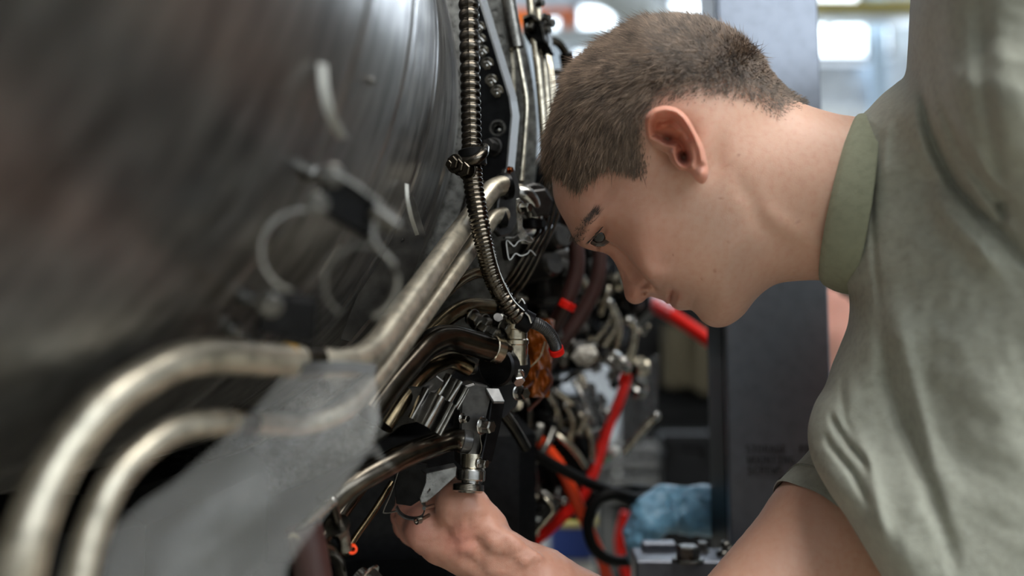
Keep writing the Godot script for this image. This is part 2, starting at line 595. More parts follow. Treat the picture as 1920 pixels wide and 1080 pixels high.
func hangar() -> void:
	wall_box("floor", Vector3(-12, -0.2, -13.3), Vector3(12, 0, 6.3), M.floor, "pale beige sealed concrete hangar floor under the stand", "floor")
	wall_box("ceiling", Vector3(-12, 8.0, -13.3), Vector3(12, 8.3, 6.3), M.ceiling, "grey hangar ceiling high above the engine", "ceiling")
	wall_box("wall_back", Vector3(-12.3, 0, -13.3), Vector3(12.3, 8, -13.0), M.wall, "pale hangar end wall behind the men, with a row of bright windows")
	wall_box("wall_front", Vector3(-12.3, 0, 6.0), Vector3(12.3, 8, 6.3), M.wall, "grey hangar wall behind the viewer")
	wall_box("wall_left", Vector3(-12.3, 0, -13.3), Vector3(-12.0, 8, 6.3), M.wall, "grey hangar side wall beyond the engine")
	wall_box("wall_right", Vector3(12.0, 0, -13.3), Vector3(12.3, 8, 6.3), M.wall, "grey hangar side wall beyond the post")
	# white door panels below the right-hand windows, each a panel of its own
	var k := 0
	var door := Node3D.new()
	door.name = "door_1"
	door.position = Vector3(6.6, 0, BACK)
	add_child(door)
	tag(door, "white panelled hangar door under the windows right of the post", "door").set_meta("kind", "structure")
	for i in 7:
		for j in 3:
			var b := MB.new()
			b.box(Basis(), Vector3(4.9 + j * 1.72, 0.4 + i * 0.79, BACK + 0.03), Vector3(1.68, 0.75, 0.06), 0.02)
			part("panel", b, M.wall_light, door)
	# windows: pixel boxes on the end wall
	var wins := [[1028, 33, 1050, 64], [1082, 10, 1154, 58], [1166, 6, 1240, 53], [1254, -4, 1316, 38], [1516, 44, 1624, 110], [1500, -70, 1608, 10], [1640, 50, 1668, 100], [1074, 94, 1150, 122]]
	var n := 1
	for w in wins:
		var lo := on_back(w[0], w[3], BACK + 0.22)
		var hi := on_back(w[2], w[1], BACK + 0.22)
		var root := Node3D.new()
		root.name = "window_%d" % n
		root.position = Vector3((lo.x + hi.x) / 2, lo.y, BACK + 0.05)
		add_child(root)
		tag(root, ["bright window beside the orange crane beam, left of the head", "wide bright window with daylight above the forehead", "bright window crossed by the grey duct above the hair", "bright window beside the black edge of the post", "bright window right of the post, above the white door", "bright upper window at the top edge, right of the post", "narrow dim window beside the shoulder of the shirt", "low bright window glimpsed just over the short hair"][n - 1], "window").set_meta("kind", "structure")
		var pane := MB.new()
		pane.box(Basis(), (lo + hi) / 2, Vector3(hi.x - lo.x, hi.y - lo.y, 0.03), 0.004)
		part("pane", pane, M.daylight, root)
		for s in 4:
			var f := MB.new()
			var c := (lo + hi) / 2
			if s < 2: f.box(Basis(), Vector3(c.x, (lo.y if s == 0 else hi.y), BACK + 0.15), Vector3(hi.x - lo.x + 0.12, 0.07, 0.26), 0.008)
			else: f.box(Basis(), Vector3((lo.x if s == 2 else hi.x), c.y, BACK + 0.15), Vector3(0.07, hi.y - lo.y + 0.1, 0.26), 0.008)
			part("window_frame", f, M.frame, root)
		n += 1
	# the daylight window strip that lights the hall: at the top of the end wall, the skylight, and an added side panel
	var b := MB.new()
	b.box(Basis(), Vector3(2.5, 7.94, 2.4), Vector3(5.2, 0.12, 5.2), 0.01)
	struct("window_9", b, M.daylight, "large skylight in the hangar ceiling above the technician", "skylight")
	b = MB.new()
	b.box(Basis(), Vector3(7.0, 5.0, 5.95), Vector3(9.2, 4.2, 0.08), 0.01)
	struct("window_10", b, M.daylight, "broad high window band in the hangar wall behind the viewer", "window")
	b = MB.new()
	b.box(Basis(), Vector3(-11.95, 6.0, -7.0), Vector3(0.08, 2.2, 9.2), 0.01)
	struct("window_11", b, M.daylight, "added glowing fill panel high on the hangar side wall beyond the engine", "window")  # glowing panel made up to go with the added side fill
	# crane beam, roof beams, duct
	var beams := [["orange_crane_beam", 940, 1081, 17, 53, -12.96, M.beam_orange, "orange overhead crane beam left of the head"], ["roof_beam", 940, 1340, 61, 80, -12.2, M.beam, "pale grey roof beam under the windows over the hair"], ["roof_beam", 1500, 2200, 20, 42, -12.4, M.beam, "pale grey roof beam above the window right of the post"], ["yellow_crane_rail", 1500, 2200, 8, 17, -12.2, M.beam_yellow, "yellow crane rail at the top, right of the post"]]
	for q in beams:
		var lo := on_back(q[1], q[4], q[5])
		var hi := on_back(q[2], q[3], q[5])
		var w := MB.new()
		var h := hi.y - lo.y
		var c := (lo + hi) / 2
		var dp := minf(0.3, (q[5] - BACK) * 1.6)
		w.box(Basis(), Vector3(c.x, lo.y + h * 0.06, q[5]), Vector3(hi.x - lo.x, h * 0.12, dp), 0.01)
		w.box(Basis(), Vector3(c.x, hi.y - h * 0.06, q[5]), Vector3(hi.x - lo.x, h * 0.12, dp), 0.01)
		w.box(Basis(), c, Vector3(hi.x - lo.x, h * 0.8, dp * 0.5), 0.01)
		# brackets carry it to the end wall
		for t in [0.1, 0.5, 0.9]:
			w.box(Basis(), Vector3(lerpf(lo.x, hi.x, t), c.y, (q[5] + BACK) / 2), Vector3(0.1, h * 0.7, absf(q[5] - BACK)), 0.01)
		solo(q[0], w, q[6], q[7], "beam")
	var d := MB.new()
	d.tube([on_back(1090, -60, -9.5), on_back(1300, 90, -11.9)], 0.26, 24)
	for t in [0.2, 0.4, 0.6, 0.8]:
		var p := on_back(1090, -60, -9.5).lerp(on_back(1300, 90, -11.9), t)
		d.lathe([Vector2(0.26, -0.02), Vector2(0.28, -0.02), Vector2(0.28, 0.02), Vector2(0.26, 0.02)], p, on_back(1300, 90, -11.9) - on_back(1090, -60, -9.5), 24)
	solo("ventilation_duct", d, M.beam, "round grey ventilation duct slanting in front of the windows above the hair", "duct")
	var col := MB.new()
	var p := on_back(1652, 200, -12.7)
	col.box(Basis(), Vector3(p.x, 4, -12.75), Vector3(0.3, 8, 0.14), 0.02)
	struct("trim_1", col, paint(Color(0.72, 0.80, 0.87), 0.6, 0.5), "pale blue column against the end wall beside the shirt shoulder", "column")

func background() -> void:
	# dark tool cabinet with a cover over it
	var o := at(1330, 700, 4.2)
	var t := thing("tool_cabinet", "dark tool cabinet in shadow between the chin and the post", "cabinet", Vector3(o.x, 0, o.z))
	var top := at(1330, 560, 4.2).y
	var x0 := at(1186, 700, 4.2).x
	var x1 := at(1560, 700, 4.2).x
	var b := MB.new()
	b.box(Basis(), Vector3((x0 + x1) / 2, top / 2 + 0.03, o.z - 0.3), Vector3(x1 - x0, top - 0.06, 0.56), 0.012)
	part("body", b, M.dark_paint, t)
	for i in 5:
		var dr := MB.new()
		var hh := (top - 0.2) / 5
		dr.box(Basis(), Vector3((x0 + x1) / 2, 0.12 + hh * (i + 0.5), o.z - 0.01), Vector3(x1 - x0 - 0.04, hh - 0.02, 0.03), 0.006)
		var dn := part("drawer", dr, M.dark_paint, t)
		var hd := MB.new()
		hd.box(Basis(), Vector3((x0 + x1) / 2, 0.12 + hh * (i + 0.8), o.z + 0.018), Vector3((x1 - x0) * 0.7, 0.025, 0.03), 0.006)
		part("handle", hd, M.black, dn)
	# olive canvas cover hanging in front
	var nn := Vector3(0, 0, 1)
	var c := MB.new()
	var w := 26
	var h := 16
	var grid := []
	for j in h + 1:
		var row := []
		for i in w + 1:
			var u := float(i) / w
			var v := float(j) / h
			var lowy := 722.0 + 34.0 * u + 5.0 * sin(u * 17.0)
			var q := at(lerpf(1243, 1420, u), lerpf(606, lowy, v), 4.08)
			q.z += 0.02 * sin(u * 19.0 + v * 2.0) + 0.012 * sin(u * 41.0)
			row.append(c.vert(q, nn))
		grid.append(row)
	for j in h:
		for i in w: c.quad(grid[j][i], grid[j][i + 1], grid[j + 1][i + 1], grid[j + 1][i])
	var m := c.v.size()
	for i in m: c.vert(c.v[i] - Vector3(0, 0, 0.06 * (1.0 - 0.6 * float(i % (w + 1)) / w)), -nn)
	for j in h:
		for i in w: c.quad(m + grid[j][i], m + grid[j][i + 1], m + grid[j + 1][i + 1], m + grid[j + 1][i])
	for i in w:
		for j in [0, h]: c.quad(grid[j][i], grid[j][i + 1], m + grid[j][i + 1], m + grid[j][i])
	for j in h:
		for i in [0, w]: c.quad(grid[j][i], grid[j + 1][i], m + grid[j + 1][i], m + grid[j][i])
	c.renormal()
	solo("canvas_cover", c, M.olive, "olive brown canvas cover hanging on the dark cabinet below the red hose", "cover")
	# slatted rack
	var rd := 3.3
	var ro := at(1240, 900, rd)
	var rack := thing("slatted_rack", "low grey slatted rack standing behind the gloved hand", "rack", Vector3(ro.x, 0, ro.z))
	var rx0 := at(1120, 900, rd).x
	var rx1 := at(1500, 900, rd).x
	for s in [[836, 852], [862, 880], [893, 911], [926, 940]]:
		var sb := MB.new()
		var y1 := at(1240, s[0], rd).y
		var y0 := at(1240, s[1], rd).y
		sb.box(Basis(), Vector3((rx0 + rx1) / 2, (y0 + y1) / 2, ro.z), Vector3(rx1 - rx0, y1 - y0, 0.05), 0.006)
		part("slat", sb, M.slat, rack)
	for x in [rx0 + 0.05, at(1222, 900, rd).x, rx1 - 0.05]:
		var pb := MB.new()
		var yt := at(1240, 832, rd).y
		pb.box(Basis(), Vector3(x, yt / 2, ro.z - 0.06), Vector3(0.06, yt, 0.06), 0.006)
		part("upright", pb, M.slat, rack)
	var bp := MB.new()
	var yb := at(1240, 944, rd).y
	bp.box(Basis(), Vector3((rx0 + rx1) / 2, yb / 2 + 0.12, ro.z - 0.14), Vector3(rx1 - rx0 - 0.02, yb - 0.24, 0.1), 0.006)
	part("back_panel", bp, M.dark_paint, rack)
	# black case in front of the rack
	var cd := 2.9
	var co := at(1290, 915, cd)
	var ct := at(1290, 812, cd)
	var cs := thing("equipment_case", "tall black equipment case standing in front of the slatted rack", "case", Vector3(co.x, 0, co.z))
	var cw := at(1343, 880, cd).x - at(1239, 880, cd).x
	var cb := MB.new()
	cb.box(Basis(), Vector3(co.x, ct.y / 2 - 0.03, co.z), Vector3(cw, ct.y - 0.06, 0.12), 0.015)
	part("body", cb, M.black, cs)
	var cl := MB.new()
	cl.box(Basis(), Vector3(co.x, ct.y - 0.03, co.z), Vector3(cw + 0.006, 0.06, 0.126), 0.012)
	part("lid", cl, M.black, cs)
	for sx in [-0.3, 0.3]:
		var lt := MB.new()
		lt.box(Basis(), Vector3(co.x + sx * cw, ct.y - 0.07, co.z + 0.068), Vector3(0.025, 0.05, 0.012), 0.003)
		part("latch", lt, M.dark_paint, cs)
	# blue bin with a yellow rim strip, on the floor far back
	var bd := 5.2
	var bo := at(1070, 1008, bd)
	var bt := at(1070, 976, bd)
	var bin := thing("storage_bin", "blue plastic storage bin on the floor beyond the orange hose", "bin", Vector3(bo.x, 0, bo.z))
	var bw := at(1112, 990, bd).x - at(1030, 990, bd).x
	var bb := MB.new()
	bb.box(Basis(), Vector3(bo.x, bt.y / 2, bo.z), Vector3(bw, bt.y, 0.3), 0.02)
	part("body", bb, M.blue, bin)
	var br := MB.new()
	br.box(Basis(), Vector3(bo.x, bt.y + 0.012, bo.z), Vector3(bw + 0.03, 0.03, 0.33), 0.01)
	part("rim", br, M.beam_yellow, bin, "dull yellow rim")

func stand() -> void:
	var d := 0.86
	var tl := at(1345, 100, d)
	var z := -0.86
	var xl := at(1363, 800, d).x
	var pd: float = at(1363, 800, d).z
	# the front face stands upright in the plane z = pd
	var x0 := ray_plane(1362, 700, Vector3(0, 0, pd), Vector3(0, 0, 1)).x
	var x1 := ray_plane(1557, 660, Vector3(0, 0, pd), Vector3(0, 0, 1)).x
	var by := ray_plane(1380, 1072, Vector3(0, 0, pd), Vector3(0, 0, 1)).y
	var t := thing("steel_post", "upright dark grey steel post with embossed lettering between the two men", "post", Vector3((x0 + x1) / 2, by, pd - 0.03))
	var b := MB.new()
	b.box(Basis(), Vector3((x0 + x1) / 2, (by + 2.6) / 2, pd - 0.006), Vector3(x1 - x0, 2.6 - by, 0.012), 0.002)
	part("front_plate", b, M.post, t)
	var s := MB.new()
	s.box(Basis(), Vector3(x0 + 0.003, (by + 2.6) / 2, pd - 0.045), Vector3(0.008, 2.6 - by, 0.07), 0.002)
	part("side_plate", s, M.black, t)
	var s2 := MB.new()
	s2.box(Basis(), Vector3(x1 - 0.006, (by + 2.6) / 2, pd - 0.045), Vector3(0.008, 2.6 - by, 0.07), 0.002)
	part("side_plate", s2, M.post, t)
	# embossed lettering
	var font := SystemFont.new()
	font.font_names = PackedStringArray(["Droid Sans Mono"])
	var lines := [["STORAGE  FOR", 1397, 842], ["MOUNTING", 1400, 863], ["SCREWS", 1401, 882]]
	for l in lines:
		var tm := TextMesh.new()
		tm.font = font
		tm.text = l[0]
		tm.font_size = 32
		tm.pixel_size = 0.0108 / 32.0
		tm.depth = 0.0016
		tm.horizontal_alignment = HORIZONTAL_ALIGNMENT_LEFT
		var o := MeshInstance3D.new()
		o.name = "lettering"
		o.mesh = tm
		o.material_override = M.lettering
		t.add_child(o, true)
		o.global_position = ray_plane(l[1], l[2], Vector3(0, 0, pd), Vector3(0, 0, 1)) + Vector3(0, 0, 0.0004)
	var hp := ray_plane(1473, 906, Vector3(0, 0, pd), Vector3(0, 0, 1))
	var h := MB.new()
	h.lathe([Vector2(0.0075, 0.0002), Vector2(0.0075, 0.0012), Vector2(0.0058, 0.0012), Vector2(0.0058, 0.0003), Vector2(0, 0.0003)], hp, Vector3(0, 0, 1), 24)
	part("screw_hole", h, M.cast_dark, t)
	# base beam under the post
	var bz := pd + 0.02
	var base := thing("stand_base", "dark grey steel base block with a large bolt below the gloved hand", "stand", Vector3(0.25, 0, pd))
	var yt := ray_plane(1260, 1056, Vector3(0, 0, pd + 0.055), Vector3(0, 0, 1)).y
	var fx0 := ray_plane(1196, 1050, Vector3(0, 0, pd + 0.05), Vector3(0, 0, 1)).x
	var bm := MB.new()
	bm.box(Basis(Vector3.UP, -0.04), Vector3(fx0 + 0.25, yt - 0.12, pd + 0.026), Vector3(0.5, 0.24, 0.056), 0.002)
	part("body", bm, M.base_paint, base)
	var rp := MB.new()
	var ra := ray_plane(1205, 1030, Vector3(0, 0, pd + 0.002), Vector3(0, 0, 1))
	var rb := ray_plane(1268, 1020, Vector3(0, 0, pd + 0.002), Vector3(0, 0, 1))
	rp.box(Basis(), Vector3((ra.x + rb.x) / 2, yt + 0.004, pd - 0.004), Vector3(rb.x - ra.x, 0.008, 0.016), 0.0015)
	part("spacer_plate", rp, M.base_paint, base)
	var leg := MB.new()
	leg.box(Basis(), Vector3(fx0 + 0.27, (yt - 0.24) / 2, pd - 0.02), Vector3(0.1, yt - 0.24, 0.1), 0.004)
	part("leg", leg, M.base_paint, base)
	var bo := MB.new()
	var bp := ray_plane(1290, 1052, Vector3(0, yt, 0), Vector3(0, 1, 0))
	bo.bolt(Vector3(bp.x, yt, bp.z), Vector3.UP, 0.0118, 6, 0.0125)
	part("bolt_head", bo, M.steel_dull, base, "zinc plated hexagonal bolt head")
	for q in [[1361, 1022, 0.006], [1366, 1030, 0.007], [1357, 1040, 0.008], [1372, 1046, 0.006]]:
		var wb := MB.new()
		var wp := at(q[0], q[1], 0.825)
		wb.ball(wp, Vector3(q[2], q[2] * 0.8, q[2]), Basis(), 12)
		part("weld_bead", wb, M.steel_dull, base)
	# small bolt behind, under the glove
	var sb := MB.new()
	sb.bolt(Vector3(ray_plane(1295, 1010, Vector3(0, yt, 0), Vector3(0, 1, 0)).x, yt, pd + 0.004), Vector3.UP, 0.006, 6, 0.008)
	part("bolt_head", sb, M.steel_dull, base)
	# ground rail that carries the stand
	var gr := MB.new()
	gr.box(Basis(), Vector3(fx0 + 0.25, 0.04, pd - 0.02), Vector3(0.5, 0.08, 0.14), 0.006)
	part("foot_plate", gr, M.base_paint, base)

func tb(called: String, label: String, category: String, group: String, pts: Array, dia: float, m: Material, rad := 0.03, seg := 16) -> Node3D:
	var p := path(pts)
	var t := thing(called, label, category, p[p.size() / 2], group)
	var b := MB.new()
	b.tube(bent(p, rad) if rad > 0.0 else spline(p, 10), dia / 2, seg)
	part("tube", b, m, t)
	return t

func collar(t: Node3D, called: String, o: Vector3, dir: Vector3, r: float, h: float, m: Material, label := "") -> void:
	var b := MB.new()
	b.lathe([Vector2(0, 0), Vector2(r * 0.93, 0), Vector2(r, r * 0.07), Vector2(r, h - r * 0.07), Vector2(r * 0.93, h), Vector2(0, h)], o, dir, 24)
	part(called, b, m, t, label)

func nut(t: Node3D, called: String, o: Vector3, dir: Vector3, r: float, h: float, m: Material, label := "") -> void:
	var b := MB.new()
	b.bolt(o, dir, r, 6, h)
	part(called, b, m, t, label)

func bolts(t: Node3D, l: Array, dir: Vector3, m: Material, sides := 12, stub := 0.0) -> void:
	for q in l:
		var b := MB.new()
		b.bolt(at(q[0], q[1], q[2]), dir, q[3], sides, 0.0, stub)
		part("bolt", b, m, t)

func engine() -> void:
	var e := thing("jet_engine", "large jet engine with a dull stained grey metal casing filling the left half", "engine", Vector3(-0.39, 1.2, -0.7))
	var cm := metal(Color(0.54, 0.53, 0.52), 0.40, 0.74, 1.0)
	cm.uv1_scale = Vector3(9, 2.2, 9)
	cm.albedo_texture = noise_tex("stain", 0.012, [0.42, 0.72, 0.92, 1.0], 6)
	cm.roughness_texture = noise_tex("stain_rough", 0.02, [1.0, 0.82, 0.72, 1.0], 6)
	var b := MB.new()
	b.lathe([Vector2(0, 0.13), Vector2(AXR - 0.03, 0.13), Vector2(AXR - 0.03, 0.10), Vector2(AXR - 0.004, 0.10), Vector2(AXR, 0.104), Vector2(AXR, 0.36)], AXO, AX, 160)
	b.lathe([Vector2(AXR, 0.36), Vector2(AXR, 0.70), Vector2(0.30, 0.705)], AXO, AX, 160)
	part("casing_barrel", b, cm, e)
	for s in [[0.383, 0.012, 0.0012], [0.476, 0.018, 0.0016], [0.565, 0.010, 0.0014], [0.66, 0.022, 0.003]]:
		var sb := MB.new()
		var r: float = AXR + s[2]
		sb.lathe([Vector2(AXR - 0.0005, s[0] - 0.004), Vector2(AXR + s[2] * 0.7, s[0]), Vector2(r, s[0] + s[1] * 0.5), Vector2(AXR + s[2] * 0.7, s[0] + s[1]), Vector2(AXR - 0.0005, s[0] + s[1] + 0.004)], AXO, AX, 160)
		part("seam_band", sb, cm, e)
	var fl := MB.new()
	fl.lathe([Vector2(AXR - 0.002, 0.698), Vector2(AXR + 0.016, 0.70), Vector2(AXR + 0.018, 0.702), Vector2(AXR + 0.018, 0.714), Vector2(AXR + 0.016, 0.716), Vector2(0.28, 0.718)], AXO, AX, 160)
	part("front_flange", fl, M.steel_dull, e)
	var aft := MB.new()
	aft.lathe([Vector2(0.285, 0.716), Vector2(0.295, 0.80), Vector2(0.30, 1.0), Vector2(0.29, 1.5), Vector2(0.22, 2.2), Vector2(0, 2.2)], AXO, AX, 96)
	part("aft_case", aft, M.cast, e)
	var ring := MB.new()
	ring.lathe([Vector2(0.27, 0.80), Vector2(0.374, 0.80), Vector2(0.376, 0.802), Vector2(0.376, 0.81), Vector2(0.374, 0.812), Vector2(0.27, 0.812)], AXO, AX, 128)
	part("frame_ring", ring, M.steel_dull, e)
	for s in [0.86, 1.05, 1.3]:
		var r2 := MB.new()
		r2.lathe([Vector2(0.28, s - 0.012), Vector2(0.325, s - 0.01), Vector2(0.325, s + 0.01), Vector2(0.28, s + 0.012)], AXO, AX, 96)
		part("aft_flange", r2, M.cast, e)
	# lower accessory structure: dark housings under and beside the core
	var hs := [[Vector3(-0.20, 1.06, -0.98), Vector3(0.42, 0.36, 0.36), 0.1], [Vector3(-0.42, 1.10, -0.72), Vector3(0.36, 0.22, 0.42), 0.0], [Vector3(-0.02, 1.30, -1.12), Vector3(0.16, 0.34, 0.26), -0.15], [Vector3(0.03, 1.17, -1.16), Vector3(0.20, 0.16, 0.24), -0.2], [Vector3(-0.30, 0.95, -0.95), Vector3(0.5, 0.30, 0.5), 0.05]]
	hs.append([at(1132, 515, 1.26), Vector3(0.15, 0.16, 0.2), -0.2])
	hs.append([at(1085, 440, 1.15), Vector3(0.12, 0.2, 0.2), -0.2])
	for h in hs:
		var hb := MB.new()
		hb.box(Basis(Vector3.UP, h[2]), h[0], h[1], 0.02)
		part("gearbox_housing", hb, M.cast_dark, e)
	for q in [[1010, 560, 0.98, 0.035, 0.07], [1090, 640, 1.05, 0.04, 0.09], [1100, 780, 1.06, 0.03, 0.08], [940, 900, 0.86, 0.045, 0.06], [980, 500, 0.9, 0.03, 0.06], [880, 760, 0.84, 0.05, 0.06], [1060, 880, 1.0, 0.03, 0.08], [1160, 640, 1.15, 0.03, 0.1]]:
		var cb := MB.new()
		var r: float = q[3]
		cb.lathe([Vector2(r, -0.08), Vector2(r, 0.0), Vector2(r * 0.9, 0.006), Vector2(r * 0.55, 0.008), Vector2(r * 0.5, 0.02), Vector2(0, 0.02)], at(q[0], q[1], q[2]), facing(25, -10), 28)
		part("bearing_cap", cb, M.cast_dark, e)
	# mounting cradle down to the floor
	var cr := thing("engine_cradle", "dark steel cradle carrying the jet engine from below, mostly in shadow", "stand", Vector3(-0.45, 0, -1.0))
	for z in [-0.75, -1.35]:
		var lg := MB.new()
		lg.box(Basis(), Vector3(-0.46, 0.38, z), Vector3(0.12, 0.66, 0.1), 0.006)
		part("leg", lg, M.black, cr)
	for x in [-0.66, -0.26]:
		var ra := MB.new()
		ra.box(Basis(), Vector3(x, 0.05, -1.0), Vector3(0.08, 0.1, 1.4), 0.006)
		part("rail", ra, M.black, cr)
	for z in [-0.75, -1.35]:
		var ba := MB.new()
		ba.box(Basis(), Vector3(-0.46, 0.06, z), Vector3(0.5, 0.08, 0.1), 0.006)
		part("cross_bar", ba, M.black, cr)
		var sd := MB.new()
		sd.box(Basis(), Vector3(-0.46, 0.75, z), Vector3(0.36, 0.1, 0.1), 0.006)
		part("saddle", sd, M.black, cr)
	var bm := MB.new()
	bm.lathe([Vector2(0.33, 0.11), Vector2(0.34, 0.14), Vector2(0.34, 0.62), Vector2(0.30, 0.66)], AXO + Vector3(0, -0.05, 0), AX, 60, 2.3, 3.6)
	part("belly_pan", bm, M.cast_dark, e)

func engine_front() -> void:
	# --- the two long bent oil tubes
	var t := tb("oil_tube", "thick bent steel tube arching from the triangular flange to the lower left corner", "tube", "", [[948, 346, 0.665], [925, 352, 0.655], [872, 420, 0.62], [705, 655, 0.455], [660, 684, 0.43], [560, 678, 0.405], [345, 664, 0.345], [190, 755, 0.31], [95, 890, 0.295], [48, 1010, 0.285], [20, 1180, 0.28]], 0.0166, M.tube_satin, 0.05, 24)
	collar(t, "yellow_band", at(546, 677, 0.402), at(530, 675, 0.395) - at(546, 677, 0.402), 0.0087, 0.006, paint(Color(0.62, 0.46, 0.10), 0.5), "worn yellow marking band")
	collar(t, "coupling", at(596, 681, 0.414), at(560, 678, 0.404) - at(596, 681, 0.414), 0.0092, 0.012, M.tube_dark)
	t = tb("oil_tube", "thinner bent steel tube running under the thick one and behind the plastic bag", "tube", "", [[946, 402, 0.665], [926, 406, 0.655], [896, 450, 0.63], [706, 712, 0.475], [640, 775, 0.44], [560, 800, 0.42], [440, 790, 0.375], [320, 800, 0.345], [215, 890, 0.32], [165, 1010, 0.31], [130, 1180, 0.30]], 0.0128, M.tube_satin, 0.04, 20)
	collar(t, "coupling", at(470, 793, 0.385), at(430, 790, 0.372) - at(470, 793, 0.385), 0.0072, 0.012, M.tube_dark)
	# --- clamp rings and blocks on the casing
	var o := on(585, 470, 0.03)
	var n := facing(18, 4)
	var c := thing("clamp_bracket", "blurred double ring clamp bracket on the casing, its upper block bolted to a strap", "bracket", o)
	var rim := func(cx, cy, r, a0, a1, width) -> MB:
		var l := []
		for k in 25:
			var a: float = deg_to_rad(lerpf(a0, a1, k / 24.0))
			l.append(ray_plane(cx + cos(a) * r, cy - sin(a) * r, o, n))
		var b := MB.new()
		b.strip(l, n, width, 0.0014)
		return b
	part("clamp_ring", rim.call(566, 470, 76, 70, 255, 0.012), M.steel, c)
	part("clamp_ring", rim.call(674, 528, 68, 20, 235, 0.012), M.steel_dull, c)
	part("clamp_ring", rim.call(674, 528, 68, -70, 12, 0.012), M.steel, c)
	var b1 := MB.new()
	b1.plate(pl([Vector2(622, 322), Vector2(712, 382), Vector2(690, 440), Vector2(594, 384)], o + n * 0.006, n), n, 0.02, 0.0015)
	part("block", b1, M.cast_dark, c)
	var b2 := MB.new()
	b2.plate(pl([Vector2(505, 555), Vector2(592, 566), Vector2(586, 640), Vector2(482, 618)], o + n * 0.004, n), n, 0.02, 0.0015)
	part("block", b2, M.cast_dark, c)
	var lip := MB.new()
	lip.strip(pl([Vector2(624, 322), Vector2(670, 350), Vector2(714, 384), Vector2(700, 408), Vector2(698, 448), Vector2(712, 468), Vector2(738, 494)], o + n * 0.009, n), n, 0.009, 0.0016)
	part("strap", lip, M.steel, c)
	var cyl := MB.new()
	cyl.tube([ray_plane(700, 392, o + n * 0.014, n), ray_plane(744, 424, o + n * 0.014, n)], 0.0036, 16)
	part("pin", cyl, M.steel_dull, c)
	for q in [[624, 330], [596, 382], [508, 572], [724, 412]]:
		var bb := MB.new()
		bb.bolt(ray_plane(q[0], q[1], o + n * 0.008, n), n, 0.0036, 12, 0.004)
		part("bolt", bb, M.steel_dull, c)
	# studs on the casing
	for q in [[571, 318, "single domed stud on the casing above the ring clamps"], [430, 612, "blurred stud on the casing left of the lower clamp block"], [466, 640, "lowest blurred stud on the casing, just over the thick tube"], [452, 552, "small blurred stud on the casing beside the ring clamp"], [692, 150, "tiny dark rivet high on the casing between the seams"]]:
		var sb := MB.new()
		var p := on(q[0], q[1])
		var big: float = 0.0022 if q[1] == 150 else 0.0046
		sb.bolt(p - cas_n(p) * 0.001, cas_n(p), big, 6, big * 1.3, big * 0.4)
		solo("casing_stud", sb, M.steel_dull, q[2], "stud", "")
	# flat mounting tab with a hole, and two loose tie tails
	var tp := on(720, 500, 0.004)
	var tn := cas_n(tp).lerp(facing(0, 0), 0.5).normalized()
	var tab := MB.new()
	tab.plate(pl([Vector2(762, 348), Vector2(772, 360), Vector2(798, 440), Vector2(770, 530), Vector2(742, 580), Vector2(690, 600), Vector2(655, 640), Vector2(640, 636), Vector2(668, 560), Vector2(712, 470)], tp, tn), tn, 0.0014, 0.0004, [circle(ray_plane(755, 450, tp, tn), tn, 0.0018, 12)])
	solo("mounting_tab", tab, M.cast, "flat dark mounting tab with a small hole beside the long tubes", "bracket")
	var tie := MB.new()
	tie.strip(spline([on(604, 120, 0.002), on(607, 160, 0.006), on(617, 205, 0.010), on(632, 240, 0.012), on(643, 258, 0.012)], 6), facing(40, 0).cross(UP), 0.0042, 0.0008)
	solo("cable_tie", tie, paint(Color(0.62, 0.62, 0.60), 0.5), "pale curved cable tie tail sticking off the casing, upper one", "tie")
	tie = MB.new()
	tie.strip(spline([on(762, 345, 0.003), on(764, 375, 0.008), on(772, 410, 0.012), on(782, 440, 0.014)], 6), facing(40, 0).cross(UP), 0.0028, 0.0008)
	solo("cable_tie", tie, paint(Color(0.62, 0.62, 0.60), 0.5), "short pale tie tail on the mounting tab near the long tubes", "tie")
	plastic_bag()
	# --- lower left corner: lever, swivel fitting and elbows
	var lv := tb("lever_arm", "pale flat-ended lever tube pointing at the plastic bag, lower left of the hand", "lever", "", [[622, 940, 0.50], [598, 962, 0.485], [552, 1010, 0.46]], 0.0072, M.tube, 0.0)
	var b := MB.new()
	b.ball(at(622, 940, 0.5), Vector3.ONE * 0.0042)
	part("ball_end", b, M.steel, lv)
	b = MB.new()
	b.tube(path([[624, 945, 0.5], [634, 985, 0.515]]), 0.0034, 12)
	part("rod", b, M.tube_dark, lv)
	nut(lv, "nut", at(632, 984, 0.515), at(640, 1000, 0.52) - at(628, 970, 0.51), 0.0062, 0.008, M.steel_dull)
	b = MB.new()
	b.tube(path([[640, 992, 0.52], [648, 1030, 0.525]]), 0.0045, 12)
	part("stem", b, M.steel_dull, lv)
	tb("elbow_fitting", "short dark elbow fitting under the pale lever tube", "fitting", "", [[598, 1020, 0.5], [615, 1030, 0.51], [632, 1044, 0.53], [640, 1075, 0.55]], 0.009, M.tube_dark, 0.01)
	tb("oil_hose", "dark brown hose rising from the bottom edge left of the elbow fitting", "hose", "", [[568, 985, 0.47], [580, 1040, 0.47], [592, 1120, 0.47], [600, 1200, 0.47]], 0.022, M.hose_brown, 0.0)
	var ring := MB.new()
	var rc := at(660, 1028, 0.53)
	ring.lathe([Vector2(0.0018, 0), Vector2(0.0032, 0), Vector2(0.0032, 0.003), Vector2(0.0018, 0.003), Vector2(0.0018, 0)], rc, facing(20, 0), 20)
	solo("orange_seal", ring, M.orange, "tiny glowing-orange rubber seal ring below the swivel nut", "seal")
	var pn := thing("base_fitting", "clustered chrome fitting at the bottom edge below the orange seal", "fitting", at(680, 1078, 0.55))
	nut(pn, "nut", at(690, 1080, 0.55), facing(60, 30), 0.007, 0.008, M.steel)
	collar(pn, "collar", at(672, 1076, 0.55), facing(60, 30), 0.006, 0.01, M.steel)
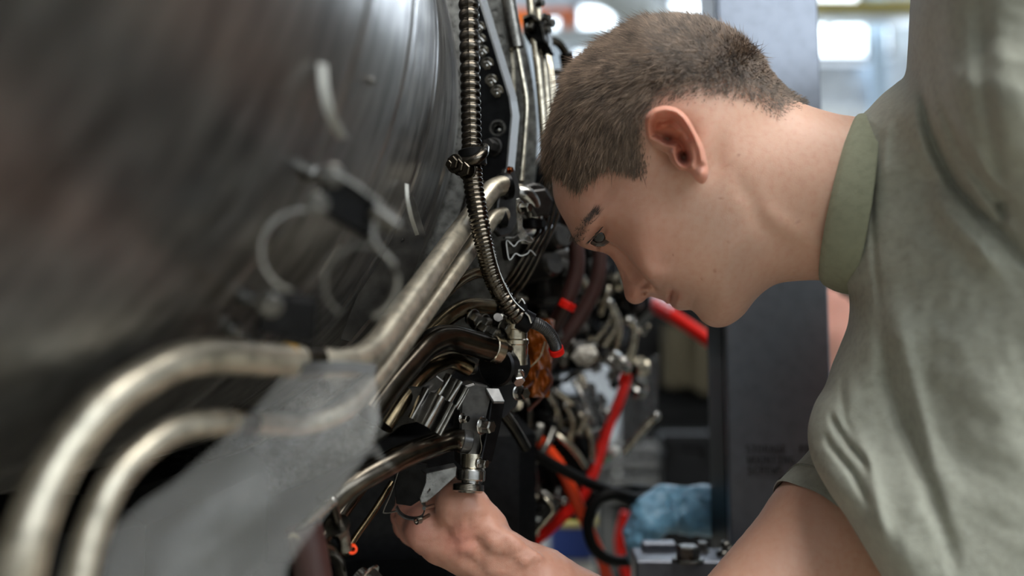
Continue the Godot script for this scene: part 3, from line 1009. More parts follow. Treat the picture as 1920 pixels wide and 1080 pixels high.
	# long thin rods behind
	tb("control_rod", "thin brassy control rod slanting down behind the lever, nearer the bag", "rod", "control rods in the dark lower left", [[735, 905, 0.62], [700, 960, 0.60], [665, 1010, 0.58], [648, 1040, 0.57]], 0.0052, M.tube_brass, 0.0)
	tb("control_rod", "broad dark control rod sloping from the bent tube to the swivel nut", "rod", "control rods in the dark lower left", [[690, 890, 0.60], [640, 960, 0.575], [590, 1030, 0.55]], 0.0125, M.tube_dark, 0.0)
	tb("wire_rod", "hair-thin bent wire rod hanging left of the hand", "wire", "", [[748, 880, 0.60], [735, 920, 0.6], [720, 955, 0.6], [722, 962, 0.6], [745, 958, 0.6]], 0.0012, M.steel_dull, 0.0)

func plastic_bag() -> void:
	# translucent protective bag over a fitting, twisted at the top and hanging to the lower left
	var t := thing("plastic_bag", "translucent grey plastic bag wrapped round the tubes, hanging to the lower left", "bag", at(560, 850, 0.36))
	var m := StandardMaterial3D.new()
	m.albedo_color = Color(0.60, 0.60, 0.59, 0.21)
	m.transparency = BaseMaterial3D.TRANSPARENCY_ALPHA
	m.roughness = 0.4
	# rows from the tied top edge to the open end; each row: left and right edge in the picture, depths
	var rows := [[545, 690, 700, 694, 0.40, 0.415], [520, 715, 708, 735, 0.385, 0.40], [480, 765, 712, 790, 0.37, 0.39], [400, 840, 690, 850, 0.355, 0.38], [330, 900, 660, 890, 0.345, 0.375], [270, 940, 620, 950, 0.335, 0.37], [200, 1000, 575, 1010, 0.325, 0.365], [170, 1060, 540, 1060, 0.32, 0.36], [150, 1140, 520, 1140, 0.315, 0.355]]
	var f := FastNoiseLite.new()
	f.seed = 5
	f.frequency = 0.9
	for side in 2:
		var b := MB.new()
		var g := []
		var nu := 36
		var per := 6
		for r in (rows.size() - 1) * per + 1:
			var k := mini(r / per, rows.size() - 2)
			var s := float(r - k * per) / per
			var row := []
			for i in nu + 1:
				var u := float(i) / nu
				var A: Array = rows[k]
				var B: Array = rows[k + 1]
				var x := lerpf(lerpf(A[0], A[2], u), lerpf(B[0], B[2], u), s)
				var y := lerpf(lerpf(A[1], A[3], u), lerpf(B[1], B[3], u), s)
				var d := lerpf(lerpf(A[4], A[5], u), lerpf(B[4], B[5], u), s)
				var bulge := sin(PI * u) * 0.018 * minf(1.0, r / 10.0 + 0.2)
				var wr := f.get_noise_2d(u * 3.6, r * 0.05 + side * 40) * 0.0045 + sin(u * 11.0 + r * 0.15) * 0.0012
				d += (-bulge if side == 0 else bulge * 0.6) + wr * sin(PI * u)
				row.append(b.vert(at(x, y, d), -FW))
			g.append(row)
		b.sheet(g)
		b.renormal()
		part("front_film" if side == 0 else "rear_film", b, m, t)
	# loose tail of film to the right
	var tail := MB.new()
	var q := path([[695, 735, 0.40], [712, 790, 0.40], [705, 830, 0.405], [742, 884, 0.42]])
	var q2 := path([[690, 780, 0.395], [690, 830, 0.395], [690, 850, 0.40], [728, 870, 0.418]])
	var l1 := spline(q, 8)
	var l2 := spline(q2, 8)
	var rr := []
	for i in l1.size(): rr.append([tail.vert(l1[i], -FW), tail.vert((l1[i] + l2[i]) / 2 - FW * 0.003, -FW), tail.vert(l2[i], -FW)])
	tail.sheet(rr)
	tail.renormal()
	part("film_tail", tail, m, t)
	var tp := MB.new()
	tp.strip(spline(path([[548, 694, 0.398], [600, 690, 0.395], [650, 688, 0.40], [704, 694, 0.412]]), 6), UP, 0.006, 0.0006)
	part("tape", tp, paint(Color(0.36, 0.36, 0.36), 0.4), t)

func engine_middle() -> void:
	var n: Vector3
	var o: Vector3
	# --- flange bracket with a row of bolts: upper sloping web, lower web facing us, bright edge
	o = at(920, 200, 0.70)
	var t := thing("flange_bracket", "tall black flange bracket with a row of round bolts beside the corrugated hose", "bracket", o)
	n = facing(-8, 0)
	var b := MB.new()
	b.plate(pl([Vector2(884, -30), Vector2(902, -30), Vector2(962, 182), Vector2(966, 216), Vector2(957, 335), Vector2(935, 345), Vector2(886, 330), Vector2(880, 160)], o, n), n, 0.004, 0.0008, [circle(ray_plane(933, 240, o, n), n, 0.0055, 20)])
	part("web", b, M.cast_dark, t)
	b = MB.new()
	b.strip(pl([Vector2(896, -30), Vector2(961, 182), Vector2(966, 218), Vector2(955, 335)], o + n * 0.003, n), facing(-38, 0), 0.010, 0.002)
	part("edge_flange", b, M.bright, t)
	var row := [[899, 52], [900, 75], [905, 97], [914, 119], [922, 151], [933, 171]]
	for q in row:
		b = MB.new()
		b.bolt(ray_plane(q[0], q[1], o, n), (n + UP * -0.75).normalized(), 0.0047, 12, 0.004, 0.002)
		part("bolt", b, M.steel, t)
	b = MB.new()
	b.bolt(ray_plane(926, 276, o, n), (n - RT * 0.35).normalized(), 0.0062, 6, 0.011)
	part("bolt", b, M.cast, t, "large black hexagonal bolt")
	b = MB.new()
	b.lathe([Vector2(0.0055, 0.0006), Vector2(0.0072, 0.0006), Vector2(0.0076, 0.0), Vector2(0.0076, -0.002)], ray_plane(933, 240, o, n), n, 28)
	part("bushing", b, M.steel_dull, t)
	b = MB.new()
	b.lathe([Vector2(0.004, -0.012), Vector2(0.004, -0.006), Vector2(0.0, -0.0045)], ray_plane(933, 240, o, n), n, 20)
	part("rivet", b, M.steel, t)
	# --- perforated plate behind it
	o = at(940, 80, 0.735)
	t = thing("perforated_plate", "grey perforated plate with two round holes right of the black flange bracket", "plate", o)
	b = MB.new()
	n = facing(0, 0)
	b.plate(pl([Vector2(900, -30), Vector2(948, -30), Vector2(962, 80), Vector2(968, 200), Vector2(955, 200), Vector2(930, 110)], o, n), n, 0.003, 0.0006, [circle(ray_plane(927, 26, o, n), n, 0.0042), circle(ray_plane(937, 72, o, n), n, 0.0038)])
	part("plate", b, M.steel_dull, t)
	b = MB.new()
	b.strip(path([[946, -30, 0.73], [955, 60, 0.73], [963, 130, 0.73], [964, 240, 0.735]]), n, 0.006, 0.003)
	part("rib", b, M.tube, t)
	# --- sleeve with a thin kinked rod
	t = tb("kinked_rod", "thin kinked steel rod below a half-round sleeve, right of the perforated plate", "rod", "", [[960, 60, 0.72], [970, 92, 0.72], [988, 192, 0.715], [984, 260, 0.71], [978, 340, 0.70]], 0.0048, M.tube, 0.01)
	b = MB.new()
	b.tube(path([[953, -4, 0.72], [956, 16, 0.72], [969, 90, 0.72]]), 0.0066, 20)
	part("sleeve", b, M.steel_dull, t)
	# --- bundle of vertical tubes
	var k := 0
	for q in [[[990, -30], [1000, 60], [1011, 150], [1020, 260], [1028, 380], 0.0075], [[1004, -30], [1013, 60], [1023, 150], [1030, 260], [1038, 370], 0.0062], [[1012, 60], [1024, 100], [1033, 160], [1038, 260], [1040, 360], 0.0055], [[1024, 80], [1034, 130], [1041, 190], [1044, 280], [1046, 360], 0.005]]:
		var pts := []
		for i in 5: pts.append([q[i][0], q[i][1], 0.76 + 0.012 * k - 0.01 * i])
		tb("riser_tube", ["thickest light steel riser tube, nearest the kinked rod", "second light steel riser tube of the bundle over the hairline", "third riser tube of the bundle, thin and bright", "outermost thin riser tube, touching the hair"][k], "tube", "riser tubes beside the forehead", pts, q[5], M.tube, 0.0)
		k += 1
	# --- black clamp block on the bundle
	o = at(1008, 55, 0.745)
	t = thing("clamp_block", "black clamp block gripping the riser tubes near the top edge", "clamp", o)
	b = MB.new()
	n = facing(-20, -15)
	b.plate(pl([Vector2(982, 30), Vector2(996, 26), Vector2(1022, 46), Vector2(1026, 84), Vector2(1012, 78), Vector2(984, 62)], o, n), n, 0.02, 0.0012)
	part("block", b, M.black, t)
	b = MB.new()
	b.strip(pl([Vector2(984, 40), Vector2(1000, 34), Vector2(1018, 48), Vector2(1024, 80)], o + n * 0.002, n), n, 0.012, 0.002)
	part("strap", b, M.steel_dull, t)
	for q in [[1027, 44], [1021, 56], [1008, 6], [1020, 34], [991, 52]]:
		b = MB.new()
		b.bolt(at(q[0], q[1], 0.745), facing(50, 10), 0.0035, 6, 0.006)
		part("bolt", b, M.steel_dull, t)
	t = tb("hook_pipe", "small hooked grey pipe with a black end against the bright windows", "pipe", "", [[1020, 78, 0.80], [1042, 76, 0.81], [1058, 92, 0.82], [1064, 118, 0.83]], 0.0085, M.tube_dark, 0.015)
	collar(t, "end_fitting", at(1061, 100, 0.825), at(1065, 124, 0.83) - at(1060, 98, 0.825), 0.0075, 0.016, M.rubber)
	tb("stub_pipe", "short grey stub pipe below the hooked pipe, by the hair", "pipe", "", [[1030, 134, 0.80], [1055, 138, 0.81], [1082, 146, 0.82]], 0.0062, M.tube_dark, 0.0)
	# --- triangular flange of the two long tubes
	o = at(958, 375, 0.672)
	t = thing("tube_flange", "dark triangular flange plate where the two long tubes end", "flange", o)
	n = facing(52, 0)
	b = MB.new()
	b.plate(pl([Vector2(950, 318), Vector2(962, 314), Vector2(970, 336), Vector2(977, 358), Vector2(970, 412), Vector2(958, 436), Vector2(940, 442), Vector2(930, 430), Vector2(936, 380), Vector2(944, 340)], o, n), n, 0.005, 0.001)
	part("plate", b, M.cast, t)
	for q in [[953, 348, 0.0115], [944, 408, 0.0085]]:
		b = MB.new()
		b.lathe([Vector2(q[2] * 0.8, 0), Vector2(q[2], 0), Vector2(q[2], 0.006), Vector2(q[2] * 0.85, 0.008)], ray_plane(q[0], q[1], o, n), (-RT + UP * -0.3 - FW * 0.5).normalized(), 24)
		part("weld_ring", b, M.cast_dark, t)
	b = MB.new()
	b.bolt(ray_plane(953, 319, o, n) + n * 0.001, n, 0.0024, 12, 0.003)
	part("bolt", b, metal(Color(0.6, 0.35, 0.2), 0.3), t, "copper coloured bolt")
	# --- bright elbow with a large hexagon nut
	t = tb("elbow_fitting", "bright rounded elbow with a large black hexagon nut beside the forehead", "fitting", "", [[968, 362, 0.69], [988, 366, 0.69], [1000, 384, 0.695], [1002, 410, 0.70]], 0.0165, M.steel, 0.012, 24)
	nut(t, "hexagon_nut", at(1002, 382, 0.70), facing(30, 0), 0.0135, 0.008, M.cast)
	collar(t, "collar", at(1000, 412, 0.70), -UP, 0.011, 0.008, M.cast_dark)
	# --- hanging strap with bolt and the spring clip under it
	o = at(975, 410, 0.655)
	t = thing("strap_clip", "grey hanging strap with a twelve-point bolt and an open spring clip below", "clip", o)
	n = facing(20, 0)
	b = MB.new()
	b.plate(pl([Vector2(969, 374), Vector2(974, 372), Vector2(978, 380), Vector2(979, 425), Vector2(992, 446), Vector2(990, 456), Vector2(978, 456), Vector2(972, 440)], o, n), n, 0.002, 0.0005)
	part("strap", b, M.zinc, t)
	b = MB.new()
	b.bolt(ray_plane(977, 390, o, n), facing(55, 0), 0.0042, 12, 0.008)
	part("bolt", b, M.steel, t)
	var clip := [[945, 446], [962, 445], [971, 438], [976, 436]]
	var pts := []
	for q in clip: pts.append(ray_plane(q[0], q[1], o, n))
	b = MB.new()
	b.strip(spline(pts, 5), n, 0.006, 0.0012)
	part("clip_arm", b, M.steel_dull, t)
	pts = []
	for q in [[996, 452], [988, 455], [978, 451], [968, 453], [960, 462], [954, 458], [948, 452], [945, 456], [949, 484], [954, 486], [962, 476], [972, 480], [984, 476], [990, 470], [1000, 480]]: pts.append(ray_plane(q[0], q[1], o, n))
	b = MB.new()
	b.strip(spline(pts, 5), n, 0.012, 0.0012)
	part("spring_clip", b, M.steel, t)
	b = MB.new()
	b.bolt(ray_plane(990, 450, o, n) + n * 0.001, n, 0.0028, 12, 0.003)
	part("bolt", b, M.steel_dull, t)
	# --- bundle of thin tubes curving below the clip
	k = 0
	for q in [0.0, 9.0, 18.0, 27.0]:
		var f := [[1026 + q * 1.0, 330, 0.715], [1024 + q, 380, 0.71], [1010 + q, 430, 0.70], [985 + q * 1.1, 475, 0.69], [955 + q * 1.2, 520 + q * 0.2, 0.69], [930 + q * 1.1, 550 + q * 0.4, 0.70], [905 + q, 600 + q * 0.4, 0.73]]
		tb("curved_line", ["innermost dark curved line sweeping under the spring clip", "second dark curved line of the bundle under the spring clip", "third dark curved line of the bundle, beside the forehead", "outermost dark curved line, nearest the eyebrow"][k], "tube", "curved lines under the spring clip", f, 0.0032 if k else 0.0036, M.tube_dark, 0.0)
		k += 1
	corrugated_hose()
	# --- tubes leaving to the lower left under the long ones
	tb("brassy_tube", "thin brassy tube curving behind the corrugated hose, upper of two", "tube", "", [[915, 510, 0.64], [890, 512, 0.63], [862, 525, 0.61], [815, 568, 0.58], [770, 620, 0.56]], 0.0088, M.tube_brass, 0.03)
	tb("brassy_tube", "wider brassy tube below the thin one, behind the corrugated hose", "tube", "", [[920, 575, 0.66], [880, 572, 0.64], [845, 590, 0.62], [790, 640, 0.59], [740, 690, 0.57]], 0.0135, M.tube_brass, 0.03)
	t = tb("pressure_tube", "thick dark bent tube entering the valve block from the left", "tube", "", [[944, 660, 0.63], [915, 652, 0.62], [840, 630, 0.595], [800, 645, 0.575], [735, 715, 0.54], [690, 775, 0.52]], 0.0205, M.tube_dark, 0.04, 24)
	collar(t, "ferrule", at(920, 653, 0.622), at(938, 659, 0.628) - at(920, 653, 0.622), 0.0112, 0.009, M.tube)
	tb("return_tube", "dark brassy bent tube tucked under the thick pressure tube", "tube", "", [[880, 690, 0.64], [845, 672, 0.63], [800, 690, 0.60], [755, 745, 0.575], [720, 800, 0.56]], 0.0145, M.tube_brass, 0.03)
	t = tb("drain_tube", "curved tarnished tube running left from the lobed block under the film tail", "tube", "", [[880, 828, 0.60], [850, 822, 0.595], [800, 838, 0.57], [740, 862, 0.545], [660, 905, 0.52], [610, 950, 0.51]], 0.0175, M.tube_dark, 0.05, 24)
	collar(t, "ferrule", at(862, 825, 0.597), at(880, 828, 0.6) - at(862, 825, 0.597), 0.0094, 0.008, M.cast)
	# --- valve block with round face, upright connector and drain screw
	o = at(962, 678, 0.635)
	t = thing("valve_block", "cast valve block with an upright ribbed connector, right of the thick dark tube", "valve", o)
	n = facing(-55, 0)
	b = MB.new()
	b.lathe([Vector2(0, -0.01), Vector2(0.0165, -0.01), Vector2(0.0165, 0.016), Vector2(0.015, 0.018), Vector2(0, 0.018)], at(950, 683, 0.64), facing(-30, 0), 32)
	part("body", b, M.cast_dark, t)
	b = MB.new()
	n = facing(28, 0)
	b.plate(pl([Vector2(966, 664), Vector2(980, 655), Vector2(988, 664), Vector2(986, 680), Vector2(974, 700), Vector2(962, 706), Vector2(958, 690)], o - FW * 0.004, n), n, 0.02, 0.0014)
	part("cover_plate", b, M.zinc, t)
	b = MB.new()
	var up := (UP + RT * 0.02).normalized()
	b.lathe([Vector2(0.0098, -0.012), Vector2(0.0098, 0.004), Vector2(0.0104, 0.005), Vector2(0.0104, 0.008), Vector2(0.0092, 0.009), Vector2(0.0092, 0.016), Vector2(0.0106, 0.017), Vector2(0.0106, 0.021), Vector2(0.0095, 0.023), Vector2(0.0108, 0.024), Vector2(0.0108, 0.027), Vector2(0.0085, 0.027), Vector2(0.0085, 0.012), Vector2(0, 0.012)], at(967, 655, 0.635), up, 32)
	part("connector", b, M.tube, t)
	b = MB.new()
	b.bolt(at(968, 704, 0.628), (facing(20, 0) - UP * 0.7).normalized(), 0.0052, 6, 0.007)
	part("drain_screw", b, M.steel, t)
	# --- adjusters: twin bolt cluster left of the connector
	o = at(920, 612, 0.64)
	t = thing("adjuster_cluster", "cluster of small ribbed adjuster bolts above the thick dark tube", "fitting", o)
	for q in [[[884, 596], [905, 616], 0.0062], [[908, 604], [922, 622], 0.0052], [[890, 634], [928, 648], 0.006], [[925, 615], [934, 595], 0.0038]]:
		b = MB.new()
		b.tube(path([[q[0][0], q[0][1], 0.645], [q[1][0], q[1][1], 0.63]]), q[2], 16)
		part("barrel", b, M.tube_dark if q[2] > 0.005 else M.cast, t)
	for q in [[903, 613, 0.0055], [921, 620, 0.0048], [944, 610, 0.0048], [886, 594, 0.005], [907, 602, 0.0046]]:
		b = MB.new()
		b.bolt(at(q[0], q[1], 0.632), (facing(45, 0) - UP * 0.4).normalized(), q[2], 12, q[2] * 1.4)
		part("bolt", b, M.steel_dull, t)
	b = MB.new()
	n = facing(-30, 0)
	b.plate(pl([Vector2(928, 598), Vector2(938, 590), Vector2(948, 598), Vector2(952, 640), Vector2(936, 650), Vector2(928, 640)], at(938, 620, 0.645), n), n, 0.004, 0.0008)
	part("lug", b, M.zinc, t)
	# --- small bolt below
	b = MB.new()
	b.bolt(at(880, 688, 0.65), (facing(30, 0) + UP * 0.8).normalized(), 0.0055, 12, 0.009)
	solo("flange_bolt", b, M.steel_dull, "single dark bolt under the thick pressure tube", "bolt")
	# --- sheet metal gusset with the corrugated spring clamp
	o = at(770, 770, 0.575)
	t = thing("gusset_bracket", "dark folded gusset bracket left of the silver spring clamp", "bracket", o)
	n = facing(30, 5)
	b = MB.new()
	b.plate(pl([Vector2(700, 720), Vector2(752, 726), Vector2(726, 800), Vector2(690, 796)], o, n), n, 0.003, 0.0006)
	part("left_flap", b, M.cast, t)
	n = facing(-10, 5)
	b = MB.new()
	b.plate(pl([Vector2(752, 726), Vector2(786, 728), Vector2(818, 706), Vector2(830, 716), Vector2(780, 790), Vector2(726, 802)], o, n), n, 0.003, 0.0006)
	part("web", b, M.cast, t)
	spring_clamp()
	# --- lobed block with a square flat on top
	o = at(905, 790, 0.60)
	t = thing("lobed_block", "black lobed block with a bright square flat on its top corner", "block", o)
	n = facing(18, 0)
	var lobe := [Vector2(868, 740), Vector2(874, 727), Vector2(890, 722), Vector2(914, 727), Vector2(924, 750), Vector2(920, 800), Vector2(905, 860), Vector2(890, 876), Vector2(868, 872), Vector2(866, 800)]
	b = MB.new()
	b.plate(pl(lobe, o, n), n, 0.022, 0.0015)
	part("body", b, M.cast, t)
	b = MB.new()
	n = facing(48, 0)
	b.plate(pl([Vector2(924, 750), Vector2(946, 752), Vector2(938, 800), Vector2(922, 866), Vector2(904, 862), Vector2(916, 806)], at(922, 790, 0.60), n), n, 0.005, 0.0008)
	part("side_flange", b, M.cast_dark, t)
	b = MB.new()
	n = (facing(10, 0) + UP * 0.9).normalized()
	b.plate(pl([Vector2(912, 728), Vector2(935, 729), Vector2(945, 752), Vector2(926, 752)], at(928, 740, 0.597), n), n, 0.003, 0.0006)
	part("square_flat", b, metal(Color(0.42, 0.42, 0.42), 0.5, 0.3), t, "bright machined square flat")
	for q in [[903, 798, 0.0052], [900, 868, 0.0034], [866, 784, 0.003]]:
		b = MB.new()
		b.bolt(at(q[0], q[1], 0.592), facing(55, 0), q[2], 12, q[2] * 1.7)
		part("bolt", b, M.steel, t)
	b = MB.new()
	b.tube(spline(path([[902, 806, 0.592], [900, 820, 0.593], [903, 838, 0.594], [899, 856, 0.595], [901, 866, 0.594]]), 5), 0.0006, 8)
	part("locking_wire", b, M.steel_dull, t)
	# --- blue-black rocker behind it with a bolt
	o = at(950, 735, 0.66)
	t = thing("rocker_plate", "blue-black rocker plate with an end bolt right of the lobed block", "plate", o)
	n = facing(-5, 0)
	b = MB.new()
	b.plate(pl([Vector2(920, 724), Vector2(936, 706), Vector2(962, 716), Vector2(978, 732), Vector2(966, 760), Vector2(944, 782), Vector2(930, 780)], o, n), n, 0.006, 0.001)
	part("plate", b, paint(Color(0.09, 0.095, 0.115), 0.35), t)
	b = MB.new()
	b.strip(pl([Vector2(936, 704), Vector2(924, 722), Vector2(918, 738)], o + n * 0.002, n), n, 0.006, 0.001)
	part("bright_edge", b, M.steel, t)
	b = MB.new()
	b.bolt(at(972, 736, 0.655), facing(40, 0), 0.005, 12, 0.009)
	part("bolt", b, M.steel, t)
	tb("link_rod", "straight steel link rod going down to the right behind the lobed block", "rod", "", [[940, 770, 0.68], [962, 800, 0.70], [985, 838, 0.73]], 0.0105, M.tube_dark, 0.0)
	# --- threaded connector resting over the hand
	o = at(880, 885, 0.59)
	t = thing("threaded_connector", "silver threaded connector just above the bare hand", "connector", o)
	var ax := (UP * -1.0 + RT * -0.05 - FW * 0.25).normalized()
	var p0 := at(885, 862, 0.597)
	b = MB.new()
	b.lathe([Vector2(0, -0.004), Vector2(0.0085, -0.004), Vector2(0.0085, 0.006), Vector2(0.0075, 0.007), Vector2(0, 0.007)], p0, ax, 6)
	part("hexagon", b, M.tube, t)
	b = MB.new()
	b.lathe([Vector2(0.006, 0.006), Vector2(0.0105, 0.0075), Vector2(0.0108, 0.0085), Vector2(0.0108, 0.0145), Vector2(0.0102, 0.0155), Vector2(0.007, 0.0155), Vector2(0.007, 0.018)], p0, ax, 28)
	part("coupling_ring", b, M.steel, t)
	b = MB.new()
	var prof := [Vector2(0.007, 0.017)]
	for i in 5:
		prof.append(Vector2(0.0122, 0.0182 + i * 0.0011))
		prof.append(Vector2(0.0114, 0.0187 + i * 0.0011))
	prof.append(Vector2(0.010, 0.0242)); prof.append(Vector2(0, 0.0242))
	b.lathe(prof, p0 - RT * 0.0015, ax, 32)
	part("threaded_rim", b, M.steel, t)
	b = MB.new()
	var cres := []
	for i in 13:
		var a := lerpf(-1.25, 1.25, i / 12.0)
		cres.append(at(886 + cos(a) * 22, 888 - sin(a) * 24, 0.602))
	b.strip(cres, FW, 0.006, 0.0012)
	part("retaining_clip", b, M.steel_dull, t)
	# --- folded sheet bracket over the palm
	o = at(825, 900, 0.575)
	t = thing("folded_bracket", "folded sheet metal bracket with a slot in front of the palm", "bracket", o)
	n = facing(12, -12)
	b = MB.new()
	b.plate(pl([Vector2(800, 888), Vector2(856, 876), Vector2(854, 892), Vector2(822, 922), Vector2(800, 940), Vector2(790, 942), Vector2(788, 934), Vector2(799, 905)], o, n), n, 0.0022, 0.0005, [pl([Vector2(800, 924), Vector2(806, 914), Vector2(808, 918), Vector2(802, 927)], o, n)])
	part("flap", b, M.steel_dull, t)
	b = MB.new()
	n = (UP + facing(0, 0) * 0.5).normalized()
	b.plate(pl([Vector2(800, 888), Vector2(856, 876), Vector2(850, 868), Vector2(790, 880)], o + n * 0.001, n), n, 0.002, 0.0005)
	part("shelf", b, M.cast, t)
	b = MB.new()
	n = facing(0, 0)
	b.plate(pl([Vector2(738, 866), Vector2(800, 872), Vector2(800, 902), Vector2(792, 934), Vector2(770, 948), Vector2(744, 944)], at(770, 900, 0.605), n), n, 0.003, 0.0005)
	part("shade_plate", b, M.cast_dark, t)  # dark plate added to stand in for the shade over the fingers
	# --- open wire clip with two pins by the fingers
	o = at(775, 960, 0.585)
	t = thing("wire_clip", "open spring wire clip with two pins against the fingertips", "clip", o)
	pts = []
	for q in [[743, 950], [750, 962], [762, 970], [780, 972], [792, 966], [797, 950], [790, 938]]: pts.append(at(q[0], q[1], 0.585))
	b = MB.new()
	b.strip(spline(pts, 6), FW, 0.007, 0.001)
	part("clip_band", b, M.cast, t)
	for q in [[[795, 953], [812, 948]], [[788, 975], [804, 966]]]:
		b = MB.new()
		b.tube(path([[q[0][0], q[0][1], 0.575], [q[1][0], q[1][1], 0.592]]), 0.0015, 10)
		part("pin", b, M.steel, t)
	b = MB.new()
	b.lathe([Vector2(0.0016, 0.0), Vector2(0.0026, 0), Vector2(0.0026, 0.004), Vector2(0.0016, 0.004)], at(788, 975, 0.573), facing(-40, 0), 16)
	part("pin_collar", b, M.steel, t)

func corrugated_hose() -> void:
	var t := thing("corrugated_hose", "dark ribbed flexible conduit hanging in front of the bolted flange", "hose", at(885, 300, 0.6))
	var c := spline(path([[878, -60, 0.635], [880, 60, 0.63], [882, 160, 0.625], [884, 250, 0.615], [886, 330, 0.605], [896, 400, 0.60], [908, 460, 0.60], [922, 515, 0.605], [942, 555, 0.61], [966, 588, 0.615], [985, 602, 0.62]]), 60)
	# equal steps
	var run := [0.0]
	for i in range(1, c.size()): run.append(run[-1] + (c[i] - c[i - 1]).length())
	var pick := func(s: float) -> Vector3:
		var i: int = clampi(run.bsearch(s), 1, c.size() - 1)
		return c[i - 1].lerp(c[i], clampf((s - run[i - 1]) / maxf(run[i] - run[i - 1], 1e-9), 0, 1))
	var pts := []
	var rr := []
	var total: float = run[-1]
	var steps := int(total / 0.0009)
	for i in steps + 1:
		var s := total * i / steps
		var w := s / total
		var pitch := lerpf(0.0088, 0.0046, clampf((w - 0.30) / 0.6, 0, 1))
		pts.append(pick.call(s))
		var ph := fmod(s, pitch) / pitch
		rr.append(lerpf(0.0062, 0.0050, w) + 0.0024 * pow(absf(sin(PI * ph)), 0.5))
	var b := MB.new()
	b.tube(pts, rr, 22)
	b.renormal()
	part("ribbed_sheath", b, M.tube_dark, t)
	pts = []
	rr = []
	var c2 := spline(path([[985, 602, 0.62], [1008, 608, 0.625], [1028, 622, 0.635], [1040, 644, 0.645], [1044, 660, 0.65]]), 30)
	for i in c2.size():
		pts.append(c2[i])
		rr.append(0.0044 + 0.0007 * (1.0 if i % 4 < 2 else 0.0))
	b = MB.new()
	b.tube(pts, rr, 18)
	b.renormal()
	part("thin_sheath", b, M.cast, t)
	collar(t, "red_boot", at(1042, 652, 0.648), at(1046, 664, 0.652) - at(1042, 650, 0.648), 0.0062, 0.006, M.red, "red end boot")
	# fine bright wire lying on the right side
	b = MB.new()
	var wl := []
	for q in [[898, 395], [910, 440], [922, 490], [936, 530], [955, 565], [975, 585]]: wl.append(at(q[0] + 8, q[1] - 2, 0.597))
	b.tube(spline(wl, 8), 0.0006, 8)
	part("locking_wire", b, M.steel, t)
	# tied clamp
	var k := thing("hose_clamp", "dark band clamp with nuts holding the corrugated hose, left of the big bolt", "clamp", at(880, 305, 0.6))
	b = MB.new()
	b.lathe([Vector2(0.0085, -0.007), Vector2(0.0105, -0.006), Vector2(0.0105, 0.006), Vector2(0.0085, 0.007)], at(886, 296, 0.606), (UP + RT * -0.12).normalized(), 28)
	part("band", b, M.rubber, k)
	b = MB.new()
	b.tube(spline(path([[868, 304, 0.60], [890, 300, 0.595], [905, 288, 0.60], [908, 278, 0.61]]), 6), 0.0042, 14)
	part("tie_lug", b, M.tube_dark, k)
	for q in [[847, 309, 0.003, 0.004], [854, 307, 0.0055, 0.004], [864, 312, 0.0055, 0.004], [877, 319, 0.006, 0.005]]:
		b = MB.new()
		b.bolt(at(q[0], q[1], 0.60), (-RT * 0.6 - FW).normalized(), q[2], 6, q[3])
		part("nut", b, M.tube_dark, k)
	b = MB.new()
	b.tube(path([[838, 308, 0.6], [880, 314, 0.6]]), 0.0026, 12)
	part("screw", b, M.cast, k)
	# lower clamp
	k = thing("hose_clamp", "black lower clamp with a bright tab where the hose turns thin", "clamp", at(980, 592, 0.615))
	b = MB.new()
	b.lathe([Vector2(0.0056, -0.006), Vector2(0.0088, -0.005), Vector2(0.0088, 0.005), Vector2(0.0056, 0.006)], at(985, 602, 0.62), at(1000, 606, 0.62) - at(970, 590, 0.62), 28)
	part("band", b, M.black, k)
	var n := facing(10, 0)
	b = MB.new()
	b.plate(pl([Vector2(970, 580), Vector2(972, 566), Vector2(980, 562), Vector2(986, 572), Vector2(988, 592), Vector2(976, 596)], at(980, 580, 0.612), n), n, 0.007, 0.0012)
	part("lug", b, M.black, k)
	b = MB.new()
	b.strip(path([[984, 586, 0.61], [990, 592, 0.61], [994, 604, 0.612]]), n, 0.006, 0.0012)
	part("tab", b, M.steel, k)
	b = MB.new()
	b.tube(spline(path([[972, 568, 0.61], [978, 561, 0.61], [984, 570, 0.61]]), 5), 0.001, 8)
	part("wire_loop", b, M.steel, k)

